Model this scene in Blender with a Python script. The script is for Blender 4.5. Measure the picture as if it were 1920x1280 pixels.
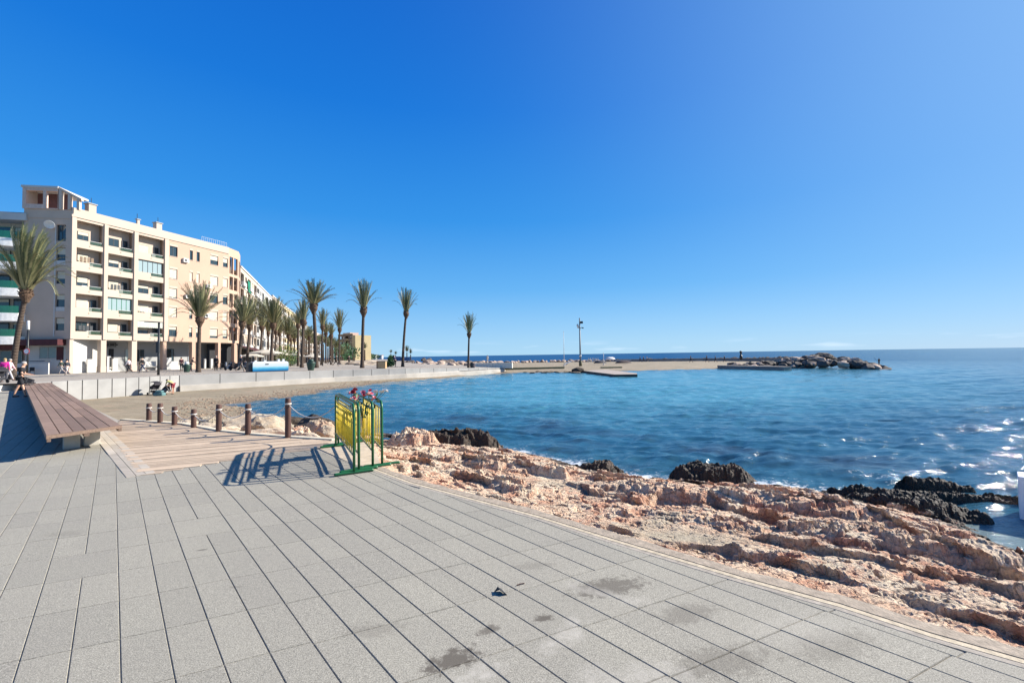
import bpy, bmesh, math, random
import numpy as np
from mathutils import Vector, Matrix, noise as mnoise
PI = math.pi
R = math.radians
for o in list(bpy.data.objects): bpy.data.objects.remove(o)
scn = bpy.context.scene
COL = scn.collection
# ------------------------------------------------------------------ camera
CAMH = 1.75; FPX = 800.0
pitch = math.atan(25.5/FPX); roll = R(0.87)
Fv = Vector((0, math.cos(pitch), math.sin(pitch)))
R0 = Vector((1, 0, 0)); U0 = Vector((0, -math.sin(pitch), math.cos(pitch)))
Rv = R0*math.cos(roll) - U0*math.sin(roll)
Uv = R0*math.sin(roll) + U0*math.cos(roll)
cd = bpy.data.cameras.new('camera'); cam = bpy.data.objects.new('camera', cd); COL.objects.link(cam)
cd.sensor_width = 36; cd.lens = 36*FPX/1920; cd.clip_start = 0.05; cd.clip_end = 30000
m = Matrix.Identity(4)
for i in range(3):
    m[i][0] = Rv[i]; m[i][1] = Uv[i]; m[i][2] = -Fv[i]
m[2][3] = CAMH
cam.matrix_world = m
scn.camera = cam
# ------------------------------------------------------------------ sky and sun
SUN_AZ = R(71.3); SUN_EL = R(31.5)
SKYK = 5.1
SKYR = [(0.0, (.36,.68,.97)), (.05, (.28,.59,.95)), (.15, (.115,.44,.91)), (.30, (.028,.30,.84)), (.50, (.005,.19,.74)), (.68, (.003,.135,.64)), (.78, (.003,.085,.40)), (1.0, (.003,.045,.22))]  # top stops lie out of view, darkened to cut blue fill on the ground
w = bpy.data.worlds.new('World'); scn.world = w; w.use_nodes = True
nt = w.node_tree; nt.nodes.clear()
sky = nt.nodes.new('ShaderNodeTexSky'); sky.sky_type = 'NISHITA'; sky.sun_disc = False
sky.sun_elevation = SUN_EL; sky.sun_rotation = SUN_AZ
sky.air_density = 1.0; sky.dust_density = 0.25; sky.ozone_density = 2.2
hs = nt.nodes.new('ShaderNodeHueSaturation'); hs.inputs['Saturation'].default_value = 1.28; hs.inputs['Value'].default_value = 1.0
bg = nt.nodes.new('ShaderNodeBackground'); bg.inputs['Strength'].default_value = 0.1
wo = nt.nodes.new('ShaderNodeOutputWorld')
nt.links.new(sky.outputs[0], hs.inputs['Color'])
def wmath(op, a, b=None):
    x = nt.nodes.new('ShaderNodeMath'); x.operation = op
    for i, v in enumerate((a, b)):
        if v is None: continue
        if hasattr(v, 'is_linked'): nt.links.new(v, x.inputs[i])
        else: x.inputs[i].default_value = v
    return x.outputs[0]
def wmix(f, a, b, mode='MIX'):
    x = nt.nodes.new('ShaderNodeMix'); x.data_type = 'RGBA'; x.blend_type = mode
    for i, v in ((0, f), (6, a), (7, b)):
        if hasattr(v, 'is_linked'): nt.links.new(v, x.inputs[i])
        else: x.inputs[i].default_value = v
    return x.outputs[2]
def wramp(f, stops):
    x = nt.nodes.new('ShaderNodeValToRGB'); e = x.color_ramp.elements
    while len(e) < len(stops): e.new(.5)
    for i, (p, c) in enumerate(stops): e[i].position = p; e[i].color = tuple(c)+(1,) if isinstance(c, tuple) else (c, c, c, 1)
    nt.links.new(f, x.inputs[0]); return x.outputs[0]
tc = nt.nodes.new('ShaderNodeTexCoord'); sx = nt.nodes.new('ShaderNodeSeparateXYZ'); nt.links.new(tc.outputs['Generated'], sx.inputs[0])
# clear winter air: deep blue high up, dimmed out of view overhead to weaken fill light, pale at the horizon (multiplies up to the sky texture's own brightness)
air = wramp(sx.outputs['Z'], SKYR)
dt = nt.nodes.new('ShaderNodeVectorMath'); dt.operation = 'DOT_PRODUCT'; nt.links.new(tc.outputs['Generated'], dt.inputs[0])
dt.inputs[1].default_value = (math.sin(SUN_AZ)*math.cos(SUN_EL), math.cos(SUN_AZ)*math.cos(SUN_EL), math.sin(SUN_EL))
gl = wmath('POWER', wmath('MAXIMUM', dt.outputs['Value'], 0.0), 4.5)
air = wmix(gl, air, (.24, .50, .91, 1))
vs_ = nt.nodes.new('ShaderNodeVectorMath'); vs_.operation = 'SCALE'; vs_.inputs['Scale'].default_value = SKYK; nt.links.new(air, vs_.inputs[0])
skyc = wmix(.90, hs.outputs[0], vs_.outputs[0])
# low wisps of cloud over the horizon
mp = nt.nodes.new('ShaderNodeMapping'); mp.inputs['Scale'].default_value = (7, 7, 60)
nz = nt.nodes.new('ShaderNodeTexNoise'); nz.inputs['Scale'].default_value = 1.0; nz.inputs['Detail'].default_value = 5
nt.links.new(tc.outputs['Generated'], mp.inputs['Vector']); nt.links.new(mp.outputs[0], nz.inputs['Vector'])
cl = wmath('MULTIPLY', wramp(nz.outputs['Fac'], [(.56, 0.0), (.80, .8)]), wramp(sx.outputs['Z'], [(.002, 0.0), (.012, .6), (.032, 0.0)]))
skyc = wmix(cl, skyc, (6.6, 7.0, 7.6, 1))
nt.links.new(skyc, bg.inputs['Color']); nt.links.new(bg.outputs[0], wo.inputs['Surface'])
sd = bpy.data.lights.new('sun', 'SUN'); sun = bpy.data.objects.new('sun', sd); COL.objects.link(sun)
sd.energy = 4.9; sd.angle = R(0.53); sd.color = (1.0, 0.945, 0.86)
SDIR = Vector((math.sin(SUN_AZ)*math.cos(SUN_EL), math.cos(SUN_AZ)*math.cos(SUN_EL), math.sin(SUN_EL)))
sun.rotation_euler = SDIR.to_track_quat('Z', 'Y').to_euler(); sun.location = (30, 10, 40)
scn.view_settings.view_transform = 'Standard'; scn.view_settings.look = 'None'
scn.view_settings.exposure = 0.95; scn.view_settings.gamma = 1; scn.view_settings.use_curve_mapping = False
scn.render.engine = 'CYCLES'
scn.cycles.max_bounces = 6
# ------------------------------------------------------------------ pixel helpers (photo pixels -> points on the real ground)
WATER = -1.1
def ray(px, py):
    return (Fv*FPX + Rv*(px-960) + Uv*(640-py)).normalized()
def P(px, py, z=0.0):
    d = ray(px, py); zz = z(0, 0) if callable(z) else z
    for _ in range(30 if callable(z) else 1):
        t = (zz-CAMH)/d.z; p = Vector((0, 0, CAMH)) + d*t
        if callable(z): zz = zz*0.4 + 0.6*z(p.x, p.y)
    return p
def hor(px): return 665.5 - (px-960)*math.tan(roll)
def AT(px, Y, z=0.0):          # point at forward distance Y on the vertical plane through pixel column px
    d = ray(px, hor(px)); return Vector((d.x/d.y*Y, Y, z))
def ZAT(px, py, Y):            # height of pixel (px,py) at forward distance Y
    d = ray(px, py); return CAMH + d.z/d.y*Y
_px = [-200, -60, -30, -22, -20, -13, -8, -2, 10, 20, 45, 90]
_pz = [.3, .3, .46, .42, .36, .27, 0.0, -.29, -.5, -.6, -.72, -.72]
def promz(x, y): return float(np.interp(x, _px, _pz))
# ------------------------------------------------------------------ object helpers
def link(name, me, mat=None, parent=None):
    o = bpy.data.objects.new(name, me); COL.objects.link(o)
    if mat is not None and me is not None:
        me.materials.clear()
        for k in (mat if isinstance(mat, (list, tuple)) else [mat]): me.materials.append(k)
    if parent is not None: o.parent = parent
    return o
def tag(o, label=None, cat=None, group=None, kind=None):
    if label: o['label'] = label
    if cat: o['category'] = cat
    if group: o['group'] = group
    if kind: o['kind'] = kind
    return o
def empty(name, loc=(0, 0, 0), rz=0.0, label=None, cat=None, group=None):
    o = bpy.data.objects.new(name, None); COL.objects.link(o); o.location = loc; o.rotation_euler = (0, 0, rz)
    o.empty_display_size = 0.2
    return tag(o, label, cat, group)
def copy_tree(o, parent=None):
    c = o.copy(); COL.objects.link(c); c.parent = parent
    for ch in list(o.children): copy_tree(ch, c)
    return c
class MB:
    def __init__(s): s.v = []; s.f = []; s.mi = []
    def add(s, vs, fs, mi=0):
        n = len(s.v); s.v += [tuple(x) for x in vs]; s.f += [tuple(n+i for i in f) for f in fs]; s.mi += [mi]*len(fs); return s
    def box(s, x0, x1, y0, y1, z0, z1, mi=0):
        vs = [(x0,y0,z0),(x1,y0,z0),(x1,y1,z0),(x0,y1,z0),(x0,y0,z1),(x1,y0,z1),(x1,y1,z1),(x0,y1,z1)]
        return s.add(vs, [(3,2,1,0),(4,5,6,7),(0,1,5,4),(1,2,6,5),(2,3,7,6),(3,0,4,7)], mi)
    def bar(s, a, b, w, h, mi=0, up=(0,0,1)):
        a = Vector(a); b = Vector(b); d = (b-a).normalized(); u = Vector(up)
        if abs(d.dot(u)) > .98: u = Vector((1,0,0))
        sd_ = d.cross(u).normalized(); u = sd_.cross(d)
        vs = []
        for p in (a, b):
            for sx_, sz in ((-1,-1),(1,-1),(1,1),(-1,1)): vs.append(p+sd_*sx_*w/2+u*sz*h/2)
        return s.add(vs, [(0,3,2,1),(4,5,6,7),(0,1,5,4),(1,2,6,5),(2,3,7,6),(3,0,4,7)], mi)
    def tube(s, pts, rad, n=8, mi=0, cap=True):
        pts = [Vector(p) for p in pts]; k = len(pts)
        if not isinstance(rad, (list, tuple)): rad = [rad]*k
        n0 = len(s.v); rings = []
        prev = None
        for i, p in enumerate(pts):
            d = (pts[min(i+1,k-1)]-pts[max(i-1,0)])
            d = d.normalized() if d.length > 1e-9 else Vector((0,0,1))
            if prev is None:
                u = Vector((0,0,1)) if abs(d.z) < .9 else Vector((1,0,0))
                a = d.cross(u).normalized()
            else:
                a = (prev - d*prev.dot(d)).normalized()
            prev = a; b = d.cross(a)
            for j in range(n):
                t = 2*PI*j/n; s.v.append(tuple(p+(a*math.cos(t)+b*math.sin(t))*rad[i]))
        for i in range(k-1):
            for j in range(n):
                A = n0+i*n+j; B = n0+i*n+(j+1)%n
                s.f.append((A, B, B+n, A+n)); s.mi.append(mi)
        if cap:
            s.f.append(tuple(n0+j for j in reversed(range(n)))); s.mi.append(mi)
            s.f.append(tuple(n0+(k-1)*n+j for j in range(n))); s.mi.append(mi)
        return s
    def lathe(s, prof, n=16, c=(0,0,0), mi=0):
        n0 = len(s.v)
        for r_, z in prof:
            for j in range(n):
                t = 2*PI*j/n; s.v.append((c[0]+r_*math.cos(t), c[1]+r_*math.sin(t), c[2]+z))
        for i in range(len(prof)-1):
            for j in range(n):
                A = n0+i*n+j; B = n0+i*n+(j+1)%n
                s.f.append((A, B, B+n, A+n)); s.mi.append(mi)
        s.f.append(tuple(n0+j for j in reversed(range(n)))); s.mi.append(mi)
        s.f.append(tuple(n0+(len(prof)-1)*n+j for j in range(n))); s.mi.append(mi)
        return s
    def ell(s, c, r_, nu=12, nv=8, mi=0):
        vs = []; fs = []
        for i in range(1, nv):
            ph = PI*i/nv
            for j in range(nu):
                t = 2*PI*j/nu; vs.append((c[0]+r_[0]*math.sin(ph)*math.cos(t), c[1]+r_[1]*math.sin(ph)*math.sin(t), c[2]+r_[2]*math.cos(ph)))
        top = len(vs); vs.append((c[0],c[1],c[2]+r_[2])); bot = len(vs); vs.append((c[0],c[1],c[2]-r_[2]))
        for i in range(nv-2):
            for j in range(nu):
                A = i*nu+j; B = i*nu+(j+1)%nu; fs.append((A, A+nu, B+nu, B))
        for j in range(nu):
            fs.append((top, j, (j+1)%nu)); L = (nv-2)*nu; fs.append((bot, L+(j+1)%nu, L+j))
        return s.add(vs, fs, mi)
    def mesh(s, name='mesh', smooth=False):
        me = bpy.data.meshes.new(name); me.from_pydata(s.v, [], s.f)
        me.polygons.foreach_set('material_index', s.mi)
        if smooth: me.polygons.foreach_set('use_smooth', [True]*len(s.f))
        me.update(); return me
    def build(s, name, mat, parent=None, smooth=False):
        return link(name, s.mesh(name, smooth), mat, parent)
def bevel(o, wd=0.01, seg=2):
    b = o.modifiers.new('bevel', 'BEVEL'); b.width = wd; b.segments = seg; b.limit_method = 'ANGLE'; b.angle_limit = R(40); return o
# ------------------------------------------------------------------ materials
class NT:
    def __init__(s, name):
        s.m = bpy.data.materials.new(name); s.m.use_nodes = True; s.t = s.m.node_tree
        s.b = s.t.nodes['Principled BSDF']
    def n(s, kind, **kw):
        x = s.t.nodes.new(kind)
        for k, v in kw.items():
            if k.startswith('_'): setattr(x, k[1:], v)
            else: x.inputs[k.replace('__', ' ')].default_value = v
        return x
    def l(s, a, b): s.t.links.new(a, b)
    def co(s, scale=(1,1,1), rot=(0,0,0)):
        if not hasattr(s, 'tc'): s.tc = s.n('ShaderNodeTexCoord')
        mp_ = s.n('ShaderNodeMapping'); mp_.inputs['Scale'].default_value = scale; mp_.inputs['Rotation'].default_value = rot
        s.l(s.tc.outputs['Object'], mp_.inputs['Vector']); return mp_.outputs[0]
    def noise(s, scale, detail=4, rough=.55, vec=None, dist=0):
        x = s.n('ShaderNodeTexNoise'); x.inputs['Scale'].default_value = scale; x.inputs['Detail'].default_value = detail
        x.inputs['Roughness'].default_value = rough; x.inputs['Distortion'].default_value = dist
        s.l(vec if vec is not None else s.co(), x.inputs['Vector']); return x.outputs['Fac']
    def ramp(s, fac, stops):
        x = s.n('ShaderNodeValToRGB'); e = x.color_ramp.elements
        while len(e) < len(stops): e.new(0.5)
        for i, (p, c) in enumerate(stops):
            e[i].position = p; e[i].color = (c if isinstance(c, (tuple, list)) else (c, c, c)) + ((1,) if not isinstance(c, (tuple, list)) or len(c) == 3 else ())  if isinstance(c, tuple) else (c, c, c, 1)
        s.l(fac, x.inputs[0]); return x.outputs[0]
    def mix(s, fac, a, b, mode='MIX'):
        x = s.n('ShaderNodeMix', _data_type='RGBA', _blend_type=mode)
        for i, v in ((0, fac), (6, a), (7, b)):
            if hasattr(v, 'is_linked'): s.l(v, x.inputs[i])
            elif isinstance(v, (int, float)): x.inputs[i].default_value = v if i == 0 else (v, v, v, 1)
            else: x.inputs[i].default_value = tuple(v)[:3]+(1,)
        return x.outputs[2]
    def math(s, op, a, b=None):
        x = s.n('ShaderNodeMath', _operation=op)
        for i, v in enumerate((a, b)):
            if v is None: continue
            if hasattr(v, 'is_linked'): s.l(v, x.inputs[i])
            else: x.inputs[i].default_value = v
        return x.outputs[0]
    def attr(s, name):
        x = s.n('ShaderNodeAttribute'); x.attribute_name = name; return x
    def bump(s, h, strength=.3, dist=.01, chain=None):
        x = s.n('ShaderNodeBump', Strength=strength, Distance=dist); s.l(h, x.inputs['Height'])
        if chain is not None: s.l(chain, x.inputs['Normal'])
        s.l(x.outputs[0], s.b.inputs['Normal']); return x.outputs[0]
    def set(s, color=None, rough=None, metal=None, **kw):
        for nm, v in (('Base Color', color), ('Roughness', rough), ('Metallic', metal)):
            if v is None: continue
            if hasattr(v, 'is_linked'): s.l(v, s.b.inputs[nm])
            elif nm == 'Base Color': s.b.inputs[nm].default_value = tuple(v)[:3]+(1,)
            else: s.b.inputs[nm].default_value = v
        for k, v in kw.items(): s.b.inputs[k.replace('__', ' ')].default_value = v
        return s.m
_mc = {}
def M(name, color, rough=.7, metal=0, var=.15, scale=4, bump=0, bscale=40, bdist=.005, **kw):
    if name in _mc: return _mc[name]
    t = NT(name)
    f = t.noise(scale, 5)
    lo = tuple(max(0, c*(1-var)) for c in color); hi = tuple(min(1, c*(1+var)) for c in color)
    c = t.ramp(f, [(.3, lo), (.7, hi)])
    t.set(c, rough, metal, **kw)
    if bump: t.bump(t.noise(bscale, 4), bump, bdist)
    _mc[name] = t.m; return t.m
def grid_mesh(name, X, Y, Z, keep=None):
    ny, nx = X.shape
    co = np.stack([X, Y, Z], -1).reshape(-1, 3).astype(np.float32)
    idx = np.arange(nx*ny).reshape(ny, nx)
    q_ = np.stack([idx[:-1,:-1], idx[:-1,1:], idx[1:,1:], idx[1:,:-1]], -1).reshape(-1, 4)
    if keep is not None:
        kk = keep[:-1,:-1]|keep[:-1,1:]|keep[1:,1:]|keep[1:,:-1]; q_ = q_[kk.reshape(-1)]
    used = np.unique(q_); remap = np.full(nx*ny, -1); remap[used] = np.arange(len(used))
    co = co[used]; q_ = remap[q_]
    me = bpy.data.meshes.new(name)
    me.vertices.add(len(co)); me.vertices.foreach_set('co', co.reshape(-1))
    me.loops.add(q_.size); me.loops.foreach_set('vertex_index', q_.reshape(-1).astype(np.int32))
    me.polygons.add(len(q_)); me.polygons.foreach_set('loop_start', np.arange(0, q_.size, 4, dtype=np.int32))
    me.polygons.foreach_set('use_smooth', np.ones(len(q_), dtype=bool))
    me.update(calc_edges=True); me.validate()
    return me, used
def vattr(me, name, vals):
    a = me.attributes.new(name, 'FLOAT', 'POINT'); a.data.foreach_set('value', np.asarray(vals, dtype=np.float32).reshape(-1))
# numpy noise
def _h(ix, iy, s):
    n = (ix.astype(np.int64)*374761393 + iy.astype(np.int64)*668265263 + s*1442695041) & 0xffffffff
    n = ((n ^ (n >> 13))*1274126177) & 0xffffffff
    return ((n ^ (n >> 16)) & 0xffff)/65535.0
def vn(x, y, s=0):
    ix = np.floor(x); iy = np.floor(y); fx = x-ix; fy = y-iy
    ux = fx*fx*fx*(fx*(fx*6-15)+10); uy = fy*fy*fy*(fy*(fy*6-15)+10)
    def g(dx, dy):
        a = _h(ix+dx, iy+dy, s)*2*PI
        return np.cos(a)*(fx-dx)+np.sin(a)*(fy-dy)
    return ((g(0,0)*(1-ux)+g(1,0)*ux)*(1-uy)+(g(0,1)*(1-ux)+g(1,1)*ux)*uy)*1.5
def fbm(x, y, o=5, s=0, gain=.5, ridged=False):
    r_ = np.zeros_like(x); a = 1.0; t = 0
    for i in range(o):
        v = vn(x*2**i+i*7.3, y*2**i-i*3.1, s+i)
        if ridged: v = 1-2*np.abs(v)
        r_ += a*v; t += a; a *= gain
    return r_/t
def worley(x, y, s=0):
    ix = np.floor(x); iy = np.floor(y); d1 = np.full_like(x, 9.); d2 = np.full_like(x, 9.); cid = np.zeros_like(x)
    for dx in (-1,0,1):
        for dy in (-1,0,1):
            cx = ix+dx; cy = iy+dy; px_ = cx+_h(cx, cy, s); py_ = cy+_h(cx, cy, s+9)
            d = np.hypot(px_-x, py_-y); near = d < d1
            d2 = np.where(near, d1, np.minimum(d2, d)); cid = np.where(near, _h(cx, cy, s+17), cid); d1 = np.where(near, d, d1)
    return d1, d2, cid
def rbf(pts, X, Y):
    p = np.array(pts, float); n = len(p)
    def k(r2): return np.sqrt(r2+.05)
    A = k((p[:,None,0]-p[None,:,0])**2+(p[:,None,1]-p[None,:,1])**2)+np.eye(n)*-.02
    wts = np.linalg.solve(A, p[:,2]-p[:,2].mean())
    Z = np.full(X.shape, p[:,2].mean())
    for i in range(n): Z += wts[i]*k((X-p[i,0])**2+(Y-p[i,1])**2)
    return Z
def polydist(X, Y, poly):      # signed distance, positive on the left of the polyline direction
    best = np.full(X.shape, 1e9); sg = np.ones(X.shape)
    for (ax, ay), (bx, by) in zip(poly[:-1], poly[1:]):
        dx, dy = bx-ax, by-ay; L = dx*dx+dy*dy
        t = np.clip(((X-ax)*dx+(Y-ay)*dy)/L, 0, 1)
        ex = X-(ax+t*dx); ey = Y-(ay+t*dy); d = np.hypot(ex, ey)
        c = dx*(Y-ay)-dy*(X-ax); m_ = d < best-1e-9
        best = np.where(m_, d, best); sg = np.where(m_, np.sign(c), sg)
    return best*sg
def inpoly(x, y, poly):
    r_ = False; n = len(poly); j = n-1
    for i in range(n):
        xi, yi = poly[i]; xj, yj = poly[j]
        if (yi > y) != (yj > y) and x < (xj-xi)*(y-yi)/(yj-yi)+xi: r_ = not r_
        j = i
    return r_
# ================================================================== SETTING
def V2(v): return (v[0], v[1])
kerb_px = [(1920,1218),(1741,1169),(1578,1118),(1400,1071),(1149,999),(1019,960),(901,930),(784,900),(714,875)]
kerb = [V2(P(*p)) for p in kerb_px]
d0 = Vector(kerb[0])-Vector(kerb[2]); d0.normalize()
kerb = [V2(Vector(kerb[0])+d0*4)] + kerb
deck_far = [V2(P(*p)) for p in [(622,826),(540,821),(465,815),(410,809),(340,796),(225,788)]]
BW = [V2(AT(95,28.6)), V2(AT(110,29.0))]
coast = kerb + [V2(P(706,848)), V2(P(690,827))] + deck_far + BW
A_dir = ray(212, hor(212)); A_dir = Vector((A_dir.x, A_dir.y)).normalized()
B_dir = ray(2800, hor(2800)); B_dir = Vector((B_dir.x, B_dir.y)).normalized()

# ---- pavement slabs
deck_poly = [V2(P(*p)) for p in [(262,893),(290,888),(430,863),(600,841)]] + deck_far + [V2(P(200,811))]
patch_poly = [V2(P(*p)) for p in [(600,842),(622,825),(690,825),(706,848),(716,877),(668,872)]]
def clip_poly(poly, a, b):      # keep the part on the left of a->b
    out = []; n = len(poly)
    f = lambda p: (b[0]-a[0])*(p[1]-a[1])-(b[1]-a[1])*(p[0]-a[0])
    for i in range(n):
        p, q_ = poly[i], poly[(i+1) % n]; fp, fq = f(p), f(q_)
        if fp >= 0: out.append(p)
        if (fp >= 0) != (fq >= 0):
            t = fp/(fp-fq); out.append((p[0]+(q_[0]-p[0])*t, p[1]+(q_[1]-p[1])*t))
    return out
def inset(poly, d):
    n = len(poly); c = Vector((sum(p[0] for p in poly)/n, sum(p[1] for p in poly)/n)); out = []
    for i in range(n):
        a = Vector(poly[i-1]); b = Vector(poly[i]); c_ = Vector(poly[(i+1) % n])
        e1 = (b-a); e2 = (c_-b)
        if e1.length < 1e-6 or e2.length < 1e-6: out.append(tuple(b)); continue
        n1 = Vector((-e1.y, e1.x)).normalized(); n2 = Vector((-e2.y, e2.x)).normalized()
        if n1.dot(c-b) < 0: n1 = -n1
        if n2.dot(c-b) < 0: n2 = -n2
        k = n1+n2
        out.append(tuple(b + k*(d/max(.6, 1+n1.dot(n2)))))
    return out
kin = []                        # inner line of the kerb band
for i, p in enumerate(kerb):
    a = Vector(kerb[max(i-1,0)]); b = Vector(kerb[min(i+1,len(kerb)-1)]); d = (b-a).normalized()
    kin.append(tuple(Vector(p)+Vector((-d.y, d.x))*0.21))
rng = random.Random(5)
verts = []; faces = []; rnd = []
def slab(poly, top, gap, ch=.0036, dep=.0055):
    if len(poly) < 3: return
    o_ = inset(poly, gap/2); i_ = inset(poly, gap/2+ch); n = len(poly); b = len(verts)
    tx = rng.uniform(-.0012, .0012)
    for p in o_: verts.append((p[0], p[1], top-dep))
    for p in i_: verts.append((p[0], p[1], top+tx*(0.5)))
    fl = [tuple(b+n+k for k in range(n))]+[(b+k, b+(k+1) % n, b+n+(k+1) % n, b+n+k) for k in range(n)]
    faces.extend(fl); v = rng.random(); rnd.extend([v]*len(fl))
base0 = P(222, 1197); org = Vector((base0.x, base0.y))
cr_ = abs(A_dir.x*B_dir.y-A_dir.y*B_dir.x)
p1 = P(227, 1280); p2 = P(639, 1278)
def tco(p):
    d = Vector((p.x-org.x, p.y-org.y)); return (A_dir.x*d.y-A_dir.y*d.x)/(A_dir.x*B_dir.y-A_dir.y*B_dir.x)
t1, t2 = tco(p1), tco(p2); TW = (t2-t1)/2           # one slab (two ribs) wide
SL = 0.593
kl = list(zip(kin[:-1], kin[1:]))
for it in range(-48, 26):
    for isr in range(-20, 72):
        s0 = isr*SL + 0.0; tA = t1+it*TW
        s0 += 0.012*math.sin(it*2.1)
        c = org+A_dir*(s0+SL/2)+B_dir*(tA+TW/2)
        if c.y < 0.5 or c.x < -34 or c.y > 31: continue
        if abs(c.x) > 1.9*c.y+2.5: continue
        top = rng.uniform(-.0015, .0015)
        nogroove = rng.random() < 0.035
        parts_ = [(0, 1)] if nogroove else [(0, .5), (.5, 1)]
        for (u0, u1) in parts_:
            q_ = [org+A_dir*s+B_dir*t for s, t in ((s0, tA+TW*u0), (s0, tA+TW*u1), (s0+SL, tA+TW*u1), (s0+SL, tA+TW*u0))]
            poly = [tuple(v) for v in q_]
            ar = sum(poly[k][0]*poly[(k+1)%4][1]-poly[(k+1)%4][0]*poly[k][1] for k in range(4))
            if ar < 0: poly = poly[::-1]
            cc = Vector((sum(p[0] for p in poly)/4, sum(p[1] for p in poly)/4))
            if all(inpoly(p[0], p[1], deck_poly) for p in poly): continue
            # nearest kerb segment clips the slab
            best = min(kl, key=lambda sg: ((Vector(sg[0])+Vector(sg[1]))/2-cc).length)
            if cc.y < 7.6 and cc.x > -3.4: poly = clip_poly(poly, best[0], best[1])
            elif not (cc.x < -11.4):
                lim = np.interp(cc.x, [-11.4, -8.9, -7.0, -4.9, -3.8, -3.0], [12.2, 11.3, 10.1, 9.2, 8.3, 7.5])
                if cc.y > lim: continue
            else:
                lim = 12.3+(-11.4-cc.x)*(28.4-12.3)/(30.9-11.4)
                if cc.y > lim-.35 or cc.y > 25.6: continue
            slab(poly, top, .0035 if u1-u0 == 1 or u0 == 0 else .0035)
me = bpy.data.meshes.new('pavement'); me.from_pydata(verts, [], faces)
fa = me.attributes.new('rnd', 'FLOAT', 'FACE'); fa.data.foreach_set('value', rnd)
def pavement_mat():
    t = NT('concrete_slab')
    a = t.attr('rnd').outputs['Fac']
    base = t.ramp(a, [(0, (.375,.345,.275)), (.5, (.40,.368,.292)), (1, (.425,.39,.308))])
    big = t.noise(.7, 6, .6); base = t.mix(t.math('MULTIPLY', t.ramp(big, [(.35, 0.0), (.7, 1.0)]), .5), base, (.33,.30,.25))
    gr = t.noise(120, 3, .7); base = t.mix(.95, base, t.ramp(gr, [(.3, .42), (.5, .80), (.72, 1.25)]), 'MULTIPLY')
    g2 = t.noise(300, 2, .6); base = t.mix(.7, base, t.ramp(g2, [(.35, .5), (.5, .95), (.68, 1.5)]), 'MULTIPLY')
    wv = t.noise(28, 3, .7); base = t.mix(.35, base, t.ramp(wv, [(.35, .72), (.65, 1.15)]), 'MULTIPLY')
    # wet/dirty stains and blown sand close to the right hand side
    tcx = t.n('ShaderNodeTexCoord'); sp = t.n('ShaderNodeSeparateXYZ'); t.l(tcx.outputs['Object'], sp.inputs[0])
    def blob(cx, cy, rx, ry, ang=0):
        mp_ = t.n('ShaderNodeMapping'); mp_.vector_type = 'TEXTURE'; mp_.inputs['Location'].default_value = (cx, cy, 0); mp_.inputs['Scale'].default_value = (rx, ry, 1); mp_.inputs['Rotation'].default_value = (0, 0, ang)
        t.l(tcx.outputs['Object'], mp_.inputs['Vector']); ln = t.n('ShaderNodeVectorMath', _operation='LENGTH'); t.l(mp_.outputs[0], ln.inputs[0])
        return t.math('SUBTRACT', 1.0, ln.outputs['Value'])
    st = t.noise(6, 7, .72); st2 = t.noise(17, 6, .75)
    for (px_, py_, rx, ry, ang, k) in [(1140,1100,.5,.2,.25,.7),(1020,1158,.12,.06,.2,.9),(850,1235,.26,.14,.5,.85),(915,1180,.12,.08,.5,.7),(1350,1240,.5,.2,.2,.4),(700,1180,.3,.12,.1,.25),(120,1000,.3,.12,.1,.2),(380,1030,.07,.035,.3,.7),(1290,1150,.4,.16,.3,.4),(1560,1210,.5,.2,.3,.3),(620,960,.12,.05,.2,.35),(1000,1060,.3,.1,.2,.25),(440,1100,.09,.03,.1,.3)]:
        p = P(px_, py_); b_ = blob(p.x, p.y, rx, ry, ang)
        mk = t.ramp(t.math('ADD', b_, t.math('MULTIPLY', t.math('SUBTRACT', st2, .5), 2.2)), [(.30, 0.0), (.62, 1.0)])
        base = t.mix(t.math('MULTIPLY', mk, min(1, k*1.15)), base, (.115,.098,.075))
    for (px_, py_, rx, ry, ang, k) in [(1060,1190,.42,.16,.9,.95),(900,1262,.30,.14,.3,1.0),(1130,1110,.5,.13,-.5,.75),(1180,1270,.6,.22,.1,.75),(1500,1180,.8,.3,.2,.35)]:
        p = P(px_, py_); b_ = blob(p.x, p.y, rx, ry, ang)
        mk = t.ramp(t.math('ADD', b_, t.math('MULTIPLY', t.math('SUBTRACT', st, .5), 2.6)), [(.35, 0.0), (.8, 1.0)])
        mk = t.math('MULTIPLY', mk, t.ramp(st2, [(.35, .15), (.6, 1.0)])); base = t.mix(t.math('MULTIPLY', mk, k*.75), base, (.47,.43,.36))
    t.set(base, .88)
    b1 = t.bump(gr, .5, .003); t.bump(wv, .25, .004, b1)
    return t.m
M_pave = pavement_mat()
pv = link('pavement', me, M_pave); tag(pv, kind='structure')
# joint bed
bed = MB()
bp = [(-34,-1),(6.8,-3.6)]+[tuple(Vector(p)) for p in kerb]+[V2(P(700,836))]+deck_far+[BW[0], (-34,29)]
bed.add([(p[0], p[1], -.0075) for p in bp]+[(p[0], p[1], -1.6) for p in bp], [tuple(range(len(bp)))]+[(i, i+len(bp), (i+1)%len(bp)+len(bp), (i+1)%len(bp)) for i in range(len(bp))])
o = bed.build('pavement_bed', M('joint_sand', (.36,.32,.26), .95, var=.35, scale=25)); tag(o, kind='structure')
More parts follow.
